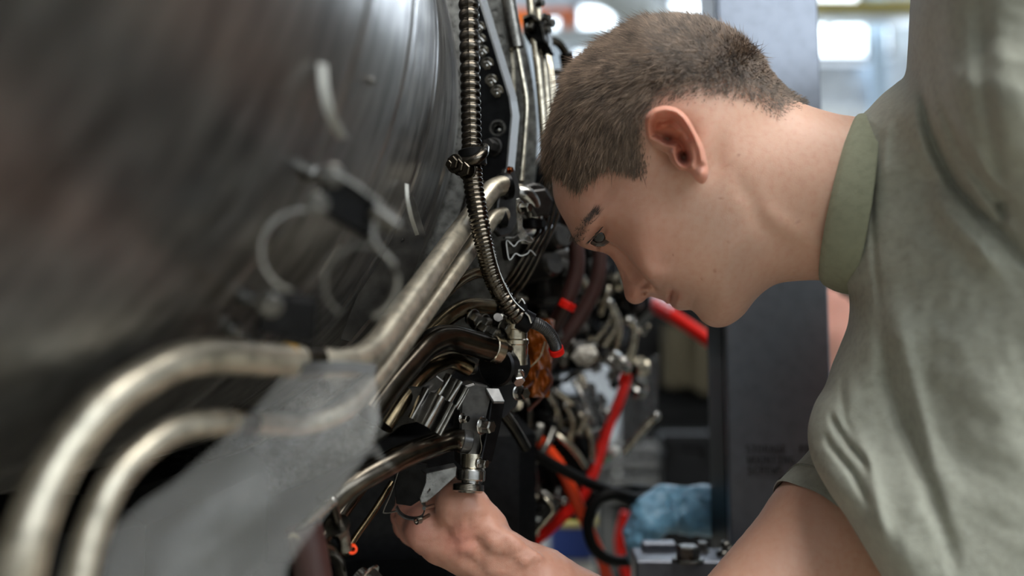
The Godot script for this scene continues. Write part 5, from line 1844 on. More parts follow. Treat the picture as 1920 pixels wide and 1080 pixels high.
func man() -> void:
	HO = at(1290, 330, 0.62)
	HN = (EYE - HO).normalized()
	HU = UP.cross(HN).normalized()
	HV = HN.cross(HU)
	var t := thing("person", "young technician in an olive T-shirt leaning into the engine, face in profile", "person", Vector3(0.45, 0, -0.55))
	var body := MB.new()
	body.colored = true
	var face := head(body)
	ear(body, face)
	var skin := func(p: Vector3) -> Color:
		return Color(0.52, 0.30, 0.215)
	# reaching hand and forearm
	var hand := [
		cap([1520, 1290, 0.67], [1180, 1198, 0.635], 42, 34), cap([1180, 1198, 0.635], [1012, 1094, 0.622], 34, 26), cap([1012, 1094, 0.622], [920, 1036, 0.622], 26, 22),
		cap([965, 1075, 0.622], [885, 1046, 0.625], 20, 17),
		cap([880, 962, 0.614], [860, 938, 0.612], 15.5, 14.2), cap([874, 952, 0.611], [854, 954, 0.612], 15, 15), cap([912, 990, 0.618], [886, 960, 0.616], 17, 14),
		cap([868, 1022, 0.62], [800, 995, 0.622], 18, 17), cap([905, 1040, 0.625], [830, 1020, 0.625], 16, 16), cap([850, 975, 0.63], [800, 975, 0.635], 18, 14),
		# thumb, going up behind the bracket
		cap([860, 936, 0.617], [836, 916, 0.635], 12, 9.5), cap([836, 916, 0.635], [812, 905, 0.655], 9.5, 8),
		# four fingers curling up and away
		cap([790, 985, 0.622], [770, 966, 0.640], 10, 9), cap([770, 966, 0.640], [784, 940, 0.655], 9, 8), cap([784, 940, 0.655], [806, 928, 0.652], 8, 7),
		cap([785, 995, 0.632], [757, 968, 0.655], 10, 9), cap([757, 968, 0.655], [766, 930, 0.668], 9, 8), cap([766, 930, 0.668], [792, 914, 0.664], 8, 7),
		cap([790, 1008, 0.64], [760, 985, 0.668], 9.5, 8.5), cap([760, 985, 0.668], [762, 950, 0.682], 8.5, 7.5), cap([762, 950, 0.682], [786, 932, 0.68], 7.5, 7),
		cap([800, 1022, 0.645], [772, 1002, 0.675], 8.5, 7.5), cap([772, 1002, 0.675], [770, 975, 0.69], 7.5, 6.5), cap([770, 975, 0.69], [788, 960, 0.69], 6.5, 6),
		# tendons and veins of the wrist
		cap([899, 990, 0.604], [926, 1014, 0.6015], 2.8, 3.0), cap([926, 1014, 0.602], [985, 1052, 0.600], 3.0, 2.6), cap([922, 990, 0.606], [962, 1014, 0.604], 3.0, 3.0), cap([962, 1014, 0.604], [1010, 1044, 0.604], 3.0, 2.6), cap([868, 1002, 0.603], [872, 1020, 0.604], 5, 4),
		# creases
		cap([826, 974, 0.594], [880, 979, 0.592], 2.2, 2.0) + [0.005], cap([880, 979, 0.592], [900, 972, 0.592], 2.0, 1.0) + [0.004], cap([874, 1052, 0.60], [905, 1076, 0.60], 2.0, 2.2) + [0.005], cap([812, 1000, 0.597], [826, 1030, 0.599], 1.4, 1.2) + [0.003], cap([895, 1012, 0.599], [902, 1032, 0.599], 1.6, 1.2) + [0.003],
	]
	var hskin := func(p: Vector3) -> Color:
		var q := to_px(p)
		var base := Color(0.42, 0.218, 0.15)
		var red := exp(-(q - Vector2(862, 1012)).length_squared() / 1300.0)
		base = base.lerp(Color(0.50, 0.19, 0.14), 0.7 * red)
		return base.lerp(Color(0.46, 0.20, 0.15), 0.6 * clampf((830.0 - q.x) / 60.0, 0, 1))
	nets(body, hand, 0.009, 0.003, hskin, 0.0012, 60.0, 3)
	# upper arms, hidden forearm and trunk under the shirt, legs
	var hem := at(1562, 997, 0.595)
	var hax := (at(1325, 1265, 0.553) - hem).normalized()
	var arm := [
		[hem - hax * 0.15, hem, 0.043, 0.0465], [hem, hem + hax * 0.15, 0.0465, 0.041], cap([1325, 1265, 0.553], [1000, 1420, 0.52], 41, 26), cap([1000, 1420, 0.52], [930, 1450, 0.53], 26, 24),
		cap([1720, 640, 0.79], [1520, 1290, 0.67], 46, 42),
	]
	nets(body, arm, 0.012, 0.007, skin)
	var trunk := [cap([1660, 400, 0.63], [1900, 520, 0.65], 50, 80), cap([1900, 520, 0.65], [2500, 950, 0.66], 80, 90)]
	nets(body, trunk, 0.03, 0.015, skin)
	part("body", body, skin_material(), t)
	hair(t, face)
	shirt(t)
	# eye
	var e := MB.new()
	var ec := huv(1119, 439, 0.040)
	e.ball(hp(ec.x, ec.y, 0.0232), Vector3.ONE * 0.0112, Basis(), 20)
	var em := paint(Color(0.30, 0.27, 0.255), 0.15, 1.0, false)  # white of the eye darkened to carry the shade of its socket
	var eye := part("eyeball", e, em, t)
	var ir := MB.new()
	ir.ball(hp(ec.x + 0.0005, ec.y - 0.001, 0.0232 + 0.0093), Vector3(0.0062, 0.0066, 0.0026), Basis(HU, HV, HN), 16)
	part("iris", ir, paint(Color(0.08, 0.06, 0.05), 0.1, 1.0, false), eye)  # enlarged and shifted so its dark fills the shaded eye opening
	# trousers and boots below the picture
	var tr := MB.new()
	tr.colored = true
	var hipc := at(2520, 960, 0.66)
	var grey := func(_p: Vector3) -> Color: return Color(0.10, 0.105, 0.09)
	nets(tr, [[hipc, hipc + Vector3(0.05, -0.12, 0), 0.125, 0.13], [hipc + Vector3(0.03, -0.12, 0.07), Vector3(hipc.x - 0.05, 0.5, hipc.z + 0.09), 0.09, 0.065], [Vector3(hipc.x - 0.05, 0.5, hipc.z + 0.09), Vector3(hipc.x + 0.05, 0.1, hipc.z + 0.09), 0.065, 0.055], [hipc + Vector3(0.03, -0.12, -0.07), Vector3(hipc.x - 0.02, 0.5, hipc.z - 0.1), 0.09, 0.065], [Vector3(hipc.x - 0.02, 0.5, hipc.z - 0.1), Vector3(hipc.x + 0.1, 0.1, hipc.z - 0.1), 0.065, 0.055]], 0.03, 0.018, grey)
	var cm := StandardMaterial3D.new()
	cm.vertex_color_use_as_albedo = true
	cm.roughness = 0.9
	part("trousers", tr, cm, t)
	for sgn in [1, -1]:
		var bt := MB.new()
		bt.colored = true
		var c := Vector3(hipc.x + (0.05 if sgn == 1 else 0.1), 0.06, hipc.z + 0.095 * sgn)
		nets(bt, [[c + Vector3(0, 0.08, 0), c + Vector3(0, -0.005, 0), 0.052, 0.05], [c + Vector3(0, -0.015, 0), c + Vector3(-0.17, -0.018, 0), 0.045, 0.04]], 0.02, 0.014, func(_p: Vector3) -> Color: return Color(0.03, 0.025, 0.02))
		part("boot", bt, cm, t)

# the head and neck: the profile traced on the plane between the two halves, each half swelling away from it
func head(mb: MB) -> Dictionary:
	var prof := [
		Vector2(1036, 258), Vector2(1033, 290), Vector2(1036, 325), Vector2(1041, 372), Vector2(1052, 398), Vector2(1063, 418), Vector2(1075, 442), Vector2(1084, 456), Vector2(1096, 464), Vector2(1114, 470), Vector2(1132, 474),
		Vector2(1144, 481), Vector2(1155, 497), Vector2(1163, 516), Vector2(1169, 538), Vector2(1171, 552), Vector2(1176, 563), Vector2(1189, 570), Vector2(1203, 567), Vector2(1213, 559), Vector2(1221, 556), Vector2(1232, 559), Vector2(1243, 563), Vector2(1251, 569), Vector2(1256, 569),
		Vector2(1261, 575), Vector2(1272, 581), Vector2(1284, 581), Vector2(1296, 581), Vector2(1306, 589), Vector2(1318, 603), Vector2(1335, 612), Vector2(1353, 613), Vector2(1372, 606), Vector2(1394, 589), Vector2(1414, 563), Vector2(1435, 543), Vector2(1460, 530), Vector2(1500, 525), Vector2(1545, 524),
		Vector2(1620, 526), Vector2(1690, 480), Vector2(1712, 400), Vector2(1700, 300), Vector2(1655, 238), Vector2(1605, 221), Vector2(1570, 215), Vector2(1530, 204), Vector2(1500, 193), Vector2(1478, 180), Vector2(1458, 162), Vector2(1434, 136), Vector2(1416, 112), Vector2(1394, 90), Vector2(1370, 72), Vector2(1345, 60), Vector2(1308, 47), Vector2(1270, 43), Vector2(1230, 46), Vector2(1198, 60), Vector2(1145, 90), Vector2(1108, 118), Vector2(1080, 145), Vector2(1062, 176), Vector2(1046, 222)]
	var plane := []
	for q in prof: plane.append(huv(q.x, q.y))
	var out := closed(plane, 5)
	var C := huv(1290, 345)
	# controls in pixels: x, y, half width, length of the rounding, in millimetres
	var ctl := []
	for c in [[1280, 150, 75, 72], [1180, 175, 72, 70], [1385, 180, 68, 62], [1110, 235, 63, 52], [1250, 235, 74, 74], [1335, 265, 72, 72], [1075, 300, 56, 42], [1058, 365, 50, 34], [1440, 230, 60, 55], [1120, 320, 62, 52], [1115, 380, 57, 42], [1160, 385, 61, 45], [1205, 390, 67, 55], [1245, 340, 70, 70], [1205, 445, 62, 40], [1240, 495, 53, 30], [1330, 470, 60, 42], [1400, 430, 62, 48], [1335, 550, 42, 30], [1290, 540, 40, 24], [1345, 590, 28, 24], [1310, 575, 30, 20], [1265, 555, 26, 18], [1250, 556, 20, 14], [1150, 488, 10, 9], [1166, 508, 9, 9], [1180, 535, 14, 12], [1188, 555, 15, 13], [1210, 547, 17, 12], [1196, 536, 17, 14], [1176, 513, 12, 10], [1158, 486, 15, 12], [1172, 480, 42, 24], [1194, 498, 50, 26], [1218, 520, 50, 24], [1238, 538, 38, 24], [1092, 445, 42, 24], [1112, 425, 50, 30], [1104, 455, 34, 20], [1126, 443, 38, 22], [1142, 460, 26, 18], [1150, 430, 52, 34], [1460, 390, 62, 52], [1540, 370, 62, 58], [1620, 370, 60, 58], [1690, 390, 56, 50], [1660, 300, 56, 50], [1650, 470, 52, 40], [1480, 490, 46, 36], [1430, 500, 50, 36], [1500, 260, 58, 50]]:
		var w := minf(c[2], 70) * 0.001
		var q := huv(c[0], c[1], w * 0.9)
		ctl.append([q.x * 10.0, q.y * 10.0, c[2] * 0.001, c[3] * 0.001])
	# bumps: x, y, assumed width, direction in degrees, radii in pixels, height in millimetres
	var bumps := []
	for c in [[1098, 435, 46, 55, 30, 11, 4.5], [1124, 440, 40, 60, 20, 12, -8.0], [1113, 443, 42, 55, 18, 5, 4.0], [1136, 446, 36, 60, 16, 4, 1.6], [1212, 546, 17, 50, 10, 8, 6.0], [1207, 551, 16, 60, 7, 3.6, -9.0], [1258, 557, 22, 78, 14, 2.4, -7.5], [1248, 556, 20, 75, 12, 4.5, 3.0], [1271, 562, 24, 72, 15, 6, 4.0], [1262, 545, 30, 20, 5, 5, -2.2], [1298, 570, 30, 75, 20, 7, -3.2], [1240, 540, 38, 60, 28, 5, -1.6], [1202, 425, 62, 40, 40, 26, 2.5], [1140, 360, 60, 60, 40, 16, -2.0], [1420, 400, 62, -60, 60, 14, -3.0], [1480, 430, 60, -35, 80, 16, 3.0], [1370, 470, 60, 50, 50, 20, 2.0], [1345, 300, 72, 80, 40, 16, -3.0], [1270, 272, 72, 60, 34, 22, -10.0], [1200, 528, 16, 50, 16, 7, 2.0]]:
		var q := huv(c[0], c[1], c[2] * 0.00095)
		var a := deg_to_rad(c[3])
		bumps.append([q.x, q.y, cos(a), sin(a), c[4] * 0.000418, c[5] * 0.000418, c[6] * 0.001])
	var fit := plate_fit(ctl, 2, 0.002)
	# where the cheek rises from the side of the nose
	var fold := []
	for c in [[1136, 456, 30], [1154, 464, 30], [1172, 480, 34], [1190, 501, 36], [1206, 519, 36], [1220, 531, 34], [1229, 541, 30], [1231, 556, 24]]:
		fold.append(huv(c[0], c[1], c[2] * 0.001))
	var na := out.size()
	var ns := 104
	var pts := PackedVector2Array(out)
	var grid := []
	var info := []
	for j in ns + 1:
		var s := sin(PI * 0.5 * j / ns)
		var row := []
		for i in na:
			var q: Vector2 = C.lerp(pts[i], s)
			var d: float = (1.0 - s) * C.distance_to(pts[i])
			if d > 0.0012:
				for m in range(0, na, 2):
					var e := q.distance_squared_to(pts[m])
					if e < d * d: d = sqrt(e)
			var wl := plate_at(fit, q.x * 10.0, q.y * 10.0)
			wl[1] = maxf(wl[1], 0.008)
			wl[0] = maxf(wl[0], 0.008)
			var r := 1.0 - minf(d / wl[1], 1.0)
			var T: float = wl[0] * sqrt(1.0 - r * r)
			var soft := minf(d / 0.006, 1.0)
			for b in bumps:
				var du: float = q.x - b[0]
				var dv: float = q.y - b[1]
				if du * du + dv * dv > 0.0016: continue
				var x: float = (du * b[2] + dv * b[3]) / b[4]
				var y: float = (-du * b[3] + dv * b[2]) / b[5]
				T += b[6] * exp(-(x * x + y * y)) * soft
			if q.x > 0.09: T = minf(T, 0.0615)
			if q.x < -0.02 and q.x > -0.07 and q.y < -0.045:
				var e := fold_d(q, fold)
				var k := mini(int(e.y * 7.0), 6)
				var cr: float = (fold[k + 1] - fold[k]).cross(q - fold[k])
				var side := signf(cr) * e.x
				if e.y > 0.0 and e.y < 1.0 or e.x < 0.012:
					var tn: float = lerpf(0.0095, 0.019, smoothstep(0.25, 0.85, e.y))
					var rr := 1.0 - minf(d / 0.011, 1.0)
					tn = tn * sqrt(1.0 - rr * rr) + (T - wl[0] * sqrt(1.0 - r * r)) * 0.8
					T = lerpf(minf(T, tn), T, smoothstep(-0.0022, 0.0030, side))
			row.append(Vector3(q.x, q.y, maxf(T, 0.0)))
		grid.append(row)
	# light smoothing of the half width, keeping the rim
	for pass_ in 1:
		for j in range(1, ns - 3):
			var nrow := []
			for i in na:
				var p: Vector3 = grid[j][i]
				p.z = (p.z * 4.0 + grid[j - 1][i].z + grid[j + 1][i].z + grid[j][(i + 1) % na].z + grid[j][(i + na - 1) % na].z) / 8.0
				nrow.append(p)
			grid[j] = nrow
	var hairpoly := PackedVector2Array(HAIRLINE)
	var first := mb.v.size()
	for side in [1.0, -1.0]:
		for j in ns + 1:
			for i in na:
				var g: Vector3 = grid[j][i]
				var p := hp(g.x, g.y, g.z * side)
				var px := to_px(hp(g.x, g.y, g.z))
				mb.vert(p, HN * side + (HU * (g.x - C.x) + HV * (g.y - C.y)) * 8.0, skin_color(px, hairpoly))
	for sd in 2:
		var f0 := first + sd * (ns + 1) * na
		var hrows := []
		for j in ns + 1: hrows.append(range(f0 + j * na, f0 + (j + 1) * na))
		mb.sheet(hrows, true)
	# smooth normals, shared along the rim
	var nn := PackedVector3Array()
	nn.resize(mb.v.size() - first)
	for i in range(0, mb.ix.size(), 3):
		var a := mb.ix[i]
		var b := mb.ix[i + 1]
		var c := mb.ix[i + 2]
		if a < first: continue
		var g := (mb.v[c] - mb.v[a]).cross(mb.v[b] - mb.v[a])
		nn[a - first] += g; nn[b - first] += g; nn[c - first] += g
	for i in na:
		var r1 := ns * na + i
		var r2 := (ns + 1) * na + ns * na + i
		var s := nn[r1] + nn[r2]
		nn[r1] = s; nn[r2] = s
	for sd in 2:
		var s := Vector3.ZERO
		for i in na: s += nn[sd * (ns + 1) * na + i]
		for i in na: nn[sd * (ns + 1) * na + i] = s
	for i in nn.size(): mb.n[first + i] = nn[i].normalized()
	return {"grid": grid, "na": na, "ns": ns, "n": nn}

func skin_color(px: Vector2, hairpoly: PackedVector2Array) -> Color:
	var c := Color(0.66, 0.41, 0.305)
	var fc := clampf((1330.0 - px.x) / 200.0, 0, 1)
	c = c.lerp(Color(0.47, 0.25, 0.182), fc)  # ruddier face, also darkened for its shade; neck paled for the top light
	# reddish cheek and nose
	c = c.lerp(Color(0.52, 0.23, 0.165), 0.4 * exp(-(px - Vector2(1215, 480)).length_squared() / 4500.0))
	c = c.lerp(Color(0.50, 0.22, 0.17), 0.4 * exp(-(px - Vector2(1190, 548)).length_squared() / 700.0))
	# shaved beard: bluish stubble on jaw, chin and upper lip
	var beard := exp(-pow(line_d(px, [Vector2(1262, 560), Vector2(1330, 570), Vector2(1370, 540), Vector2(1390, 470), Vector2(1330, 400)]) / 52.0, 2.0))
	c = c.lerp(Color(0.34, 0.235, 0.185), 0.42 * beard)
	# lips
	c = c.lerp(Color(0.42, 0.17, 0.13), 0.7 * exp(-pow(line_d(px, [Vector2(1252, 566), Vector2(1262, 549)]) / 7.0, 2.0)))
	c = c.lerp(Color(0.42, 0.18, 0.14), 0.5 * exp(-pow(line_d(px, [Vector2(1262, 574), Vector2(1275, 556)]) / 7.0, 2.0)))
	# roots of the eyebrow
	c = c.lerp(Color(0.16, 0.09, 0.06), 0.55 * exp(-pow(line_d(px, [Vector2(1081, 450), Vector2(1090, 434), Vector2(1104, 412), Vector2(1118, 400)]) / 8.0, 2.0)))
	# freckles and moles
	for m in [[1497, 418, 2.2], [1385, 291, 2.4], [1366, 454, 2.0], [1340, 508, 2.5], [1404, 178, 3.0], [1352, 372, 2.0], [1316, 523, 1.6], [1262, 478, 1.6]]:
		c = c.lerp(Color(0.30, 0.11, 0.06), 0.7 * exp(-(px - Vector2(m[0], m[1])).length_squared() / (m[2] * m[2])))
	if Geometry2D.is_point_in_polygon(px, hairpoly):
		var d := line_d(px, HAIRLINE)
		var k := clampf(d / (26.0 if px.x < 1240.0 else 60.0), 0.0, 1.0)
		c = c.lerp(Color(0.24, 0.155, 0.11), 0.85 * k)
	return c

# width of the head over a pixel, looked up in the grid
func head_hit(face: Dictionary, x: float, y: float) -> Vector3:
	var best := Vector3.ZERO
	var bd := 1e9
	var grid: Array = face.grid
	for j in range(0, face.ns + 1, 1):
		for i in range(0, face.na, 3):
			var g: Vector3 = grid[j][i]
			var d := to_px(hp(g.x, g.y, g.z)).distance_squared_to(Vector2(x, y))
			if d < bd: bd = d; best = g
	return best

func ear(mb: MB, face: Dictionary) -> void:
	var rim := [Vector2(1210, 238), Vector2(1213, 218), Vector2(1227, 205), Vector2(1247, 200), Vector2(1267, 204), Vector2(1283, 215), Vector2(1295, 231), Vector2(1304, 248), Vector2(1314, 266), Vector2(1321, 284), Vector2(1325, 304), Vector2(1328, 322), Vector2(1325, 336), Vector2(1317, 345), Vector2(1306, 340), Vector2(1296, 328), Vector2(1286, 320), Vector2(1272, 317), Vector2(1258, 303), Vector2(1250, 288), Vector2(1236, 280), Vector2(1222, 272), Vector2(1213, 257)]
	var base: float = head_hit(face, 1222, 290).z - 0.001
	var out := closed(rim, 4)
	var C := Vector2(1272, 268)
	var na := out.size()
	var ns := 40
	var w0 := base + 0.012
	var gr := []
	var helix := [Vector2(1216, 255), Vector2(1218, 228), Vector2(1230, 213), Vector2(1248, 208), Vector2(1266, 212), Vector2(1281, 224), Vector2(1292, 240), Vector2(1302, 260), Vector2(1311, 280), Vector2(1315, 302)]
	var anti := [Vector2(1262, 232), Vector2(1280, 250), Vector2(1292, 274), Vector2(1298, 296), Vector2(1297, 312)]
	var crus := [Vector2(1226, 262), Vector2(1250, 272), Vector2(1268, 276)]
	var tragus := [Vector2(1263, 288), Vector2(1268, 304), Vector2(1276, 313)]
	for j in ns + 1:
		var s := pow(float(j) / ns, 0.8)
		for i in na:
			var q: Vector2 = C.lerp(out[i], s)
			# the back edge stands off the head, the front edge is joined to it
			var lift := lerpf(-0.004, 0.013, smoothstep(1218.0, 1300.0, q.x - (q.y - 260.0) * 0.25))
			lift = maxf(lift, lerpf(-0.01, 0.010, smoothstep(275.0, 215.0, q.y)))
			var h := lift
			h += 0.0055 * exp(-pow(line_d(q, helix) / 7.0, 2.0))
			h += 0.0045 * exp(-pow(line_d(q, anti) / 7.0, 2.0))
			h += 0.003 * exp(-pow(line_d(q, crus) / 6.0, 2.0))
			h += 0.0065 * exp(-pow(line_d(q, tragus) / 6.0, 2.0))
			h += 0.004 * exp(-(q - Vector2(1314, 326)).length_squared() / 190.0)
			h -= 0.006 * exp(-pow(line_d(q, [Vector2(1226, 238), Vector2(1236, 226), Vector2(1256, 224), Vector2(1274, 240), Vector2(1290, 262)]) / 7.5, 2.0))
			h -= 0.011 * exp(-pow(line_d(q, [Vector2(1252, 260), Vector2(1270, 264), Vector2(1284, 280), Vector2(1286, 298)]) / 9.5, 2.0))
			h -= 0.006 * exp(-pow(line_d(q, [Vector2(1234, 250), Vector2(1252, 258)]) / 7.0, 2.0))
			h -= 0.016 * exp(-(q - Vector2(1280, 294)).length_squared() / 70.0)
			h -= 0.003 * pow(s, 14)
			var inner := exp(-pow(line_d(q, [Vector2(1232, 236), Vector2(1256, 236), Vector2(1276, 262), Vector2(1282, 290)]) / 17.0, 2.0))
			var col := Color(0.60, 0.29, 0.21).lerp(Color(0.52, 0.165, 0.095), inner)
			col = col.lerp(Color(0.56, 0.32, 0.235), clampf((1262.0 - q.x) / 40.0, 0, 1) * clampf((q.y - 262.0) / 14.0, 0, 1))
			var u := huv(q.x, q.y, w0)
			gr.append([u, h, col, q])
	# three more rings turn the rim back and down to the head
	for e in [[1.0, -0.0045], [0.96, -0.008], [0.86, -0.02]]:
		for i in na:
			var q: Vector2 = C.lerp(out[i], e[0])
			var last: Array = gr[ns * na + i]
			gr.append([huv(q.x, q.y, w0), last[1] + e[1], Color(0.58, 0.27, 0.19), q])
	for side in [1.0, -1.0]:
		var first := mb.v.size()
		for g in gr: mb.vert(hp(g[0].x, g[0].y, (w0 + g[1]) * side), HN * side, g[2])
		var start := mb.ix.size()
		var erows := []
		for j in ns + 4: erows.append(range(first + j * na, first + (j + 1) * na))
		mb.sheet(erows, true)
		var nn := PackedVector3Array()
		nn.resize(mb.v.size() - first)
		for i in range(start, mb.ix.size(), 3):
			var g := (mb.v[mb.ix[i + 2]] - mb.v[mb.ix[i]]).cross(mb.v[mb.ix[i + 1]] - mb.v[mb.ix[i]])
			for k in 3: nn[mb.ix[i + k] - first] += g
		var s := Vector3.ZERO
		for i in na: s += nn[i]
		for i in na: nn[i] = s
		for i in nn.size(): mb.n[first + i] = nn[i].normalized() if nn[i].length() > 0.0 else HN * side

func hair(t: Node3D, face: Dictionary) -> void:
	var rng := RandomNumberGenerator.new()
	rng.seed = 7
	var poly := PackedVector2Array(HAIRLINE)
	var na: int = face.na
	var ns: int = face.ns
	var grid: Array = face.grid
	# cells of the head that carry hair, weighted by their area
	var cells := []
	var sums := PackedFloat32Array()
	var total := 0.0
	for j in range(0, ns):
		for i in na:
			var g: Vector3 = grid[j][i]
			var px := to_px(hp(g.x, g.y, g.z))
			if not Geometry2D.is_point_in_polygon(px, poly): continue
			var a: Vector3 = grid[j][(i + 1) % na] - g
			var b: Vector3 = grid[j + 1][i] - g
			var d := line_d(px, HAIRLINE)
			if j > ns - 12: d = 60.0
			var dens := clampf(d / (20.0 if px.x < 1230.0 else 55.0) * (1.5 if px.y > 270.0 else 1.0), 0.06, 1.0)
			total += a.cross(b).length() * dens
			cells.append([j, i, px, d])
			sums.append(total)
	var mb := MB.new()
	mb.colored = true
	var nn: PackedVector3Array = face.n
	var crown := Vector2(1495, 25)
	var cl := FastNoiseLite.new()
	cl.seed = 3
	cl.frequency = 0.035
	for k in 62000:
		var near := k < 52000
		var ci := mini(sums.bsearch(rng.randf() * total), cells.size() - 1)
		var c: Array = cells[ci]
		var j: int = c[0]
		var i: int = c[1]
		var fu := rng.randf()
		var fv := rng.randf()
		var g: Vector3 = grid[j][i].lerp(grid[j][(i + 1) % na], fu).lerp(grid[j + 1][i].lerp(grid[j + 1][(i + 1) % na], fu), fv)
		var sd := 1.0 if near else -1.0
		var jit := Vector2(rng.randfn(0, 0.0022), rng.randfn(0, 0.0022)) if float(c[3]) < 40.0 else Vector2.ZERO
		var p := hp(g.x + jit.x, g.y + jit.y, g.z * sd)
		var nor: Vector3 = nn[(0 if near else (ns + 1) * na) + j * na + i].normalized()
		var px: Vector2 = c[2]
		var fl := (px - crown)
		var far := fl.length()
		fl = fl.normalized().rotated(rng.randf_range(-0.35, 0.35))
		if px.x < 1290.0 and px.y > 75.0: fl = fl.lerp(Vector2(-0.35, 0.92), 0.55 * clampf((px.y - 75.0) / 60.0, 0, 1)).normalized()
		if px.y > 215.0 and px.x < 1216.0: fl = fl.lerp(Vector2(0.25, 1.0), 0.6).normalized()
		var dir := HU * fl.x - HV * fl.y
		dir = (dir - nor * dir.dot(nor)).normalized()
		var up := clampf(0.8 - far / 520.0, 0.25, 0.6)
		if px.y < 150.0: up = maxf(up, 0.62)
		dir = (dir * (1.0 - up * 0.62) + nor * up + Vector3(rng.randf_range(-1, 1), rng.randf_range(-1, 1), rng.randf_range(-1, 1)) * 0.34).normalized()
		var edge := clampf(float(c[3]) / (26.0 if px.x < 1230.0 else 95.0), 0.0, 1.0)
		var ln := lerpf(0.0024, 0.0130, edge) * rng.randf_range(0.65, 1.15) * (1.5 if rng.randf() < 0.08 else 1.0)
		if px.x > 1400.0 and px.y > 120.0: ln = minf(ln, 0.006)
		var w := HN.cross(dir).normalized() * lerpf(0.00016, 0.00021, rng.randf())
		var p1 := p + dir * ln * 0.55
		var dir2 := (dir + (HU * fl.x - HV * fl.y) * 0.35).normalized()
		var p2 := p1 + dir2 * ln * 0.45
		var clump := cl.get_noise_2d((px.x + px.y * 0.45) * 1.7, (px.y - px.x * 0.45) * 0.7)
		var tone := rng.randf_range(0.45, 1.5) * (1.25 + 1.5 * clump)
		var col := Color(0.128 * tone, 0.088 * tone, 0.062 * tone)
		var sn := (nor * 0.6 + HN.cross(w).normalized() * 0.1 + HN * sd * 0.3).normalized()
		var a0 := mb.vert(p - nor * 0.0006 - w, sn, col)
		var a1 := mb.vert(p - nor * 0.0006 + w, sn, col)
		var b0 := mb.vert(p1 - w * 0.9, sn, col)
		var b1 := mb.vert(p1 + w * 0.9, sn, col)
		var c0 := mb.vert(p2, sn, col)
		mb.quad(a0, a1, b1, b0)
		mb.tri(b0, b1, c0)
	var m := StandardMaterial3D.new()
	m.vertex_color_use_as_albedo = true
	m.roughness = 0.55
	m.backlight_enabled = true
	m.backlight = Color(0.35, 0.32, 0.28)
	var o := part("hair", mb, m, t, "short cropped brown hair, faded at the neck")
	o.set_meta("kind", "stuff")
	# eyebrow and lashes
	mb = MB.new()
	mb.colored = true
	var brow := [Vector2(1079, 450), Vector2(1086, 438), Vector2(1096, 422), Vector2(1108, 406), Vector2(1117, 399)]
	for k in 1500:
		var u := pow(rng.randf(), 1.3) * 3.99
		var q: Vector2 = brow[int(u)].lerp(brow[int(u) + 1], u - int(u)) + Vector2(rng.randfn(0, 5), rng.randfn(0, 4)) * (1.2 - u / 6.0)
		var g := quick_hit(face, q)
		var p := hp(g.x, g.y, g.z)
		var dir := (HU * 0.55 + HV * 0.8 + HN * 0.05 + Vector3(rng.randf_range(-1, 1), rng.randf_range(-1, 1), rng.randf_range(-1, 1)) * 0.3).normalized()
		var w := HN.cross(dir).normalized() * 0.00016
		var ln := rng.randf_range(0.005, 0.0095)
		var col := Color(0.05, 0.03, 0.02)
		mb.tri(mb.vert(p - w, HN, col), mb.vert(p + w, HN, col), mb.vert(p + dir * ln, HN, col))
	for k in 90:
		var u := rng.randf()
		var q := Vector2(1108, 450).lerp(Vector2(1132, 424), u)
		var g := quick_hit(face, q)
		var p := hp(g.x, g.y, g.z + 0.001)
		var dir := (-HU * 0.5 - HV * 0.5 + HN * 0.6 + Vector3(rng.randf_range(-1, 1), rng.randf_range(-1, 1), 0) * 0.15).normalized()
		var w := HN.cross(dir).normalized() * 0.00018
		mb.tri(mb.vert(p - w, HN, Color(0.02, 0.012, 0.01)), mb.vert(p + w, HN, Color(0.02, 0.012, 0.01)), mb.vert(p + dir * rng.randf_range(0.005, 0.008), HN, Color(0.02, 0.012, 0.01)))
	var eb := part("eyebrow", mb, m, t, "dark eyebrow and lashes")
	eb.set_meta("kind", "stuff")

var hit_cache := {}

func quick_hit(face: Dictionary, q: Vector2) -> Vector3:
	var key := Vector2i((q / 3.0).round())
	if not hit_cache.has(key): hit_cache[key] = head_hit(face, key.x * 3.0, key.y * 3.0)
	var g: Vector3 = hit_cache[key]
	var e := huv(q.x, q.y, g.z)
	return Vector3(e.x, e.y, g.z)

func cloth_material() -> StandardMaterial3D:
	var m := StandardMaterial3D.new()
	m.albedo_color = Color(0.60, 0.602, 0.555)
	m.roughness = 0.95
	m.rim_enabled = true
	m.rim = 0.25
	m.uv1_triplanar = true
	m.uv1_world_triplanar = true
	m.uv1_scale = Vector3.ONE * 9.0
	m.albedo_texture = noise_tex("cloth", 0.03, [0.88, 0.96, 1.0, 1.0], 5)
	m.heightmap_enabled = true
	m.heightmap_scale = 0.03
	m.heightmap_texture = noise_tex("knit", 0.16, [0.0, 0.4, 0.6, 1.0], 2)
	return m

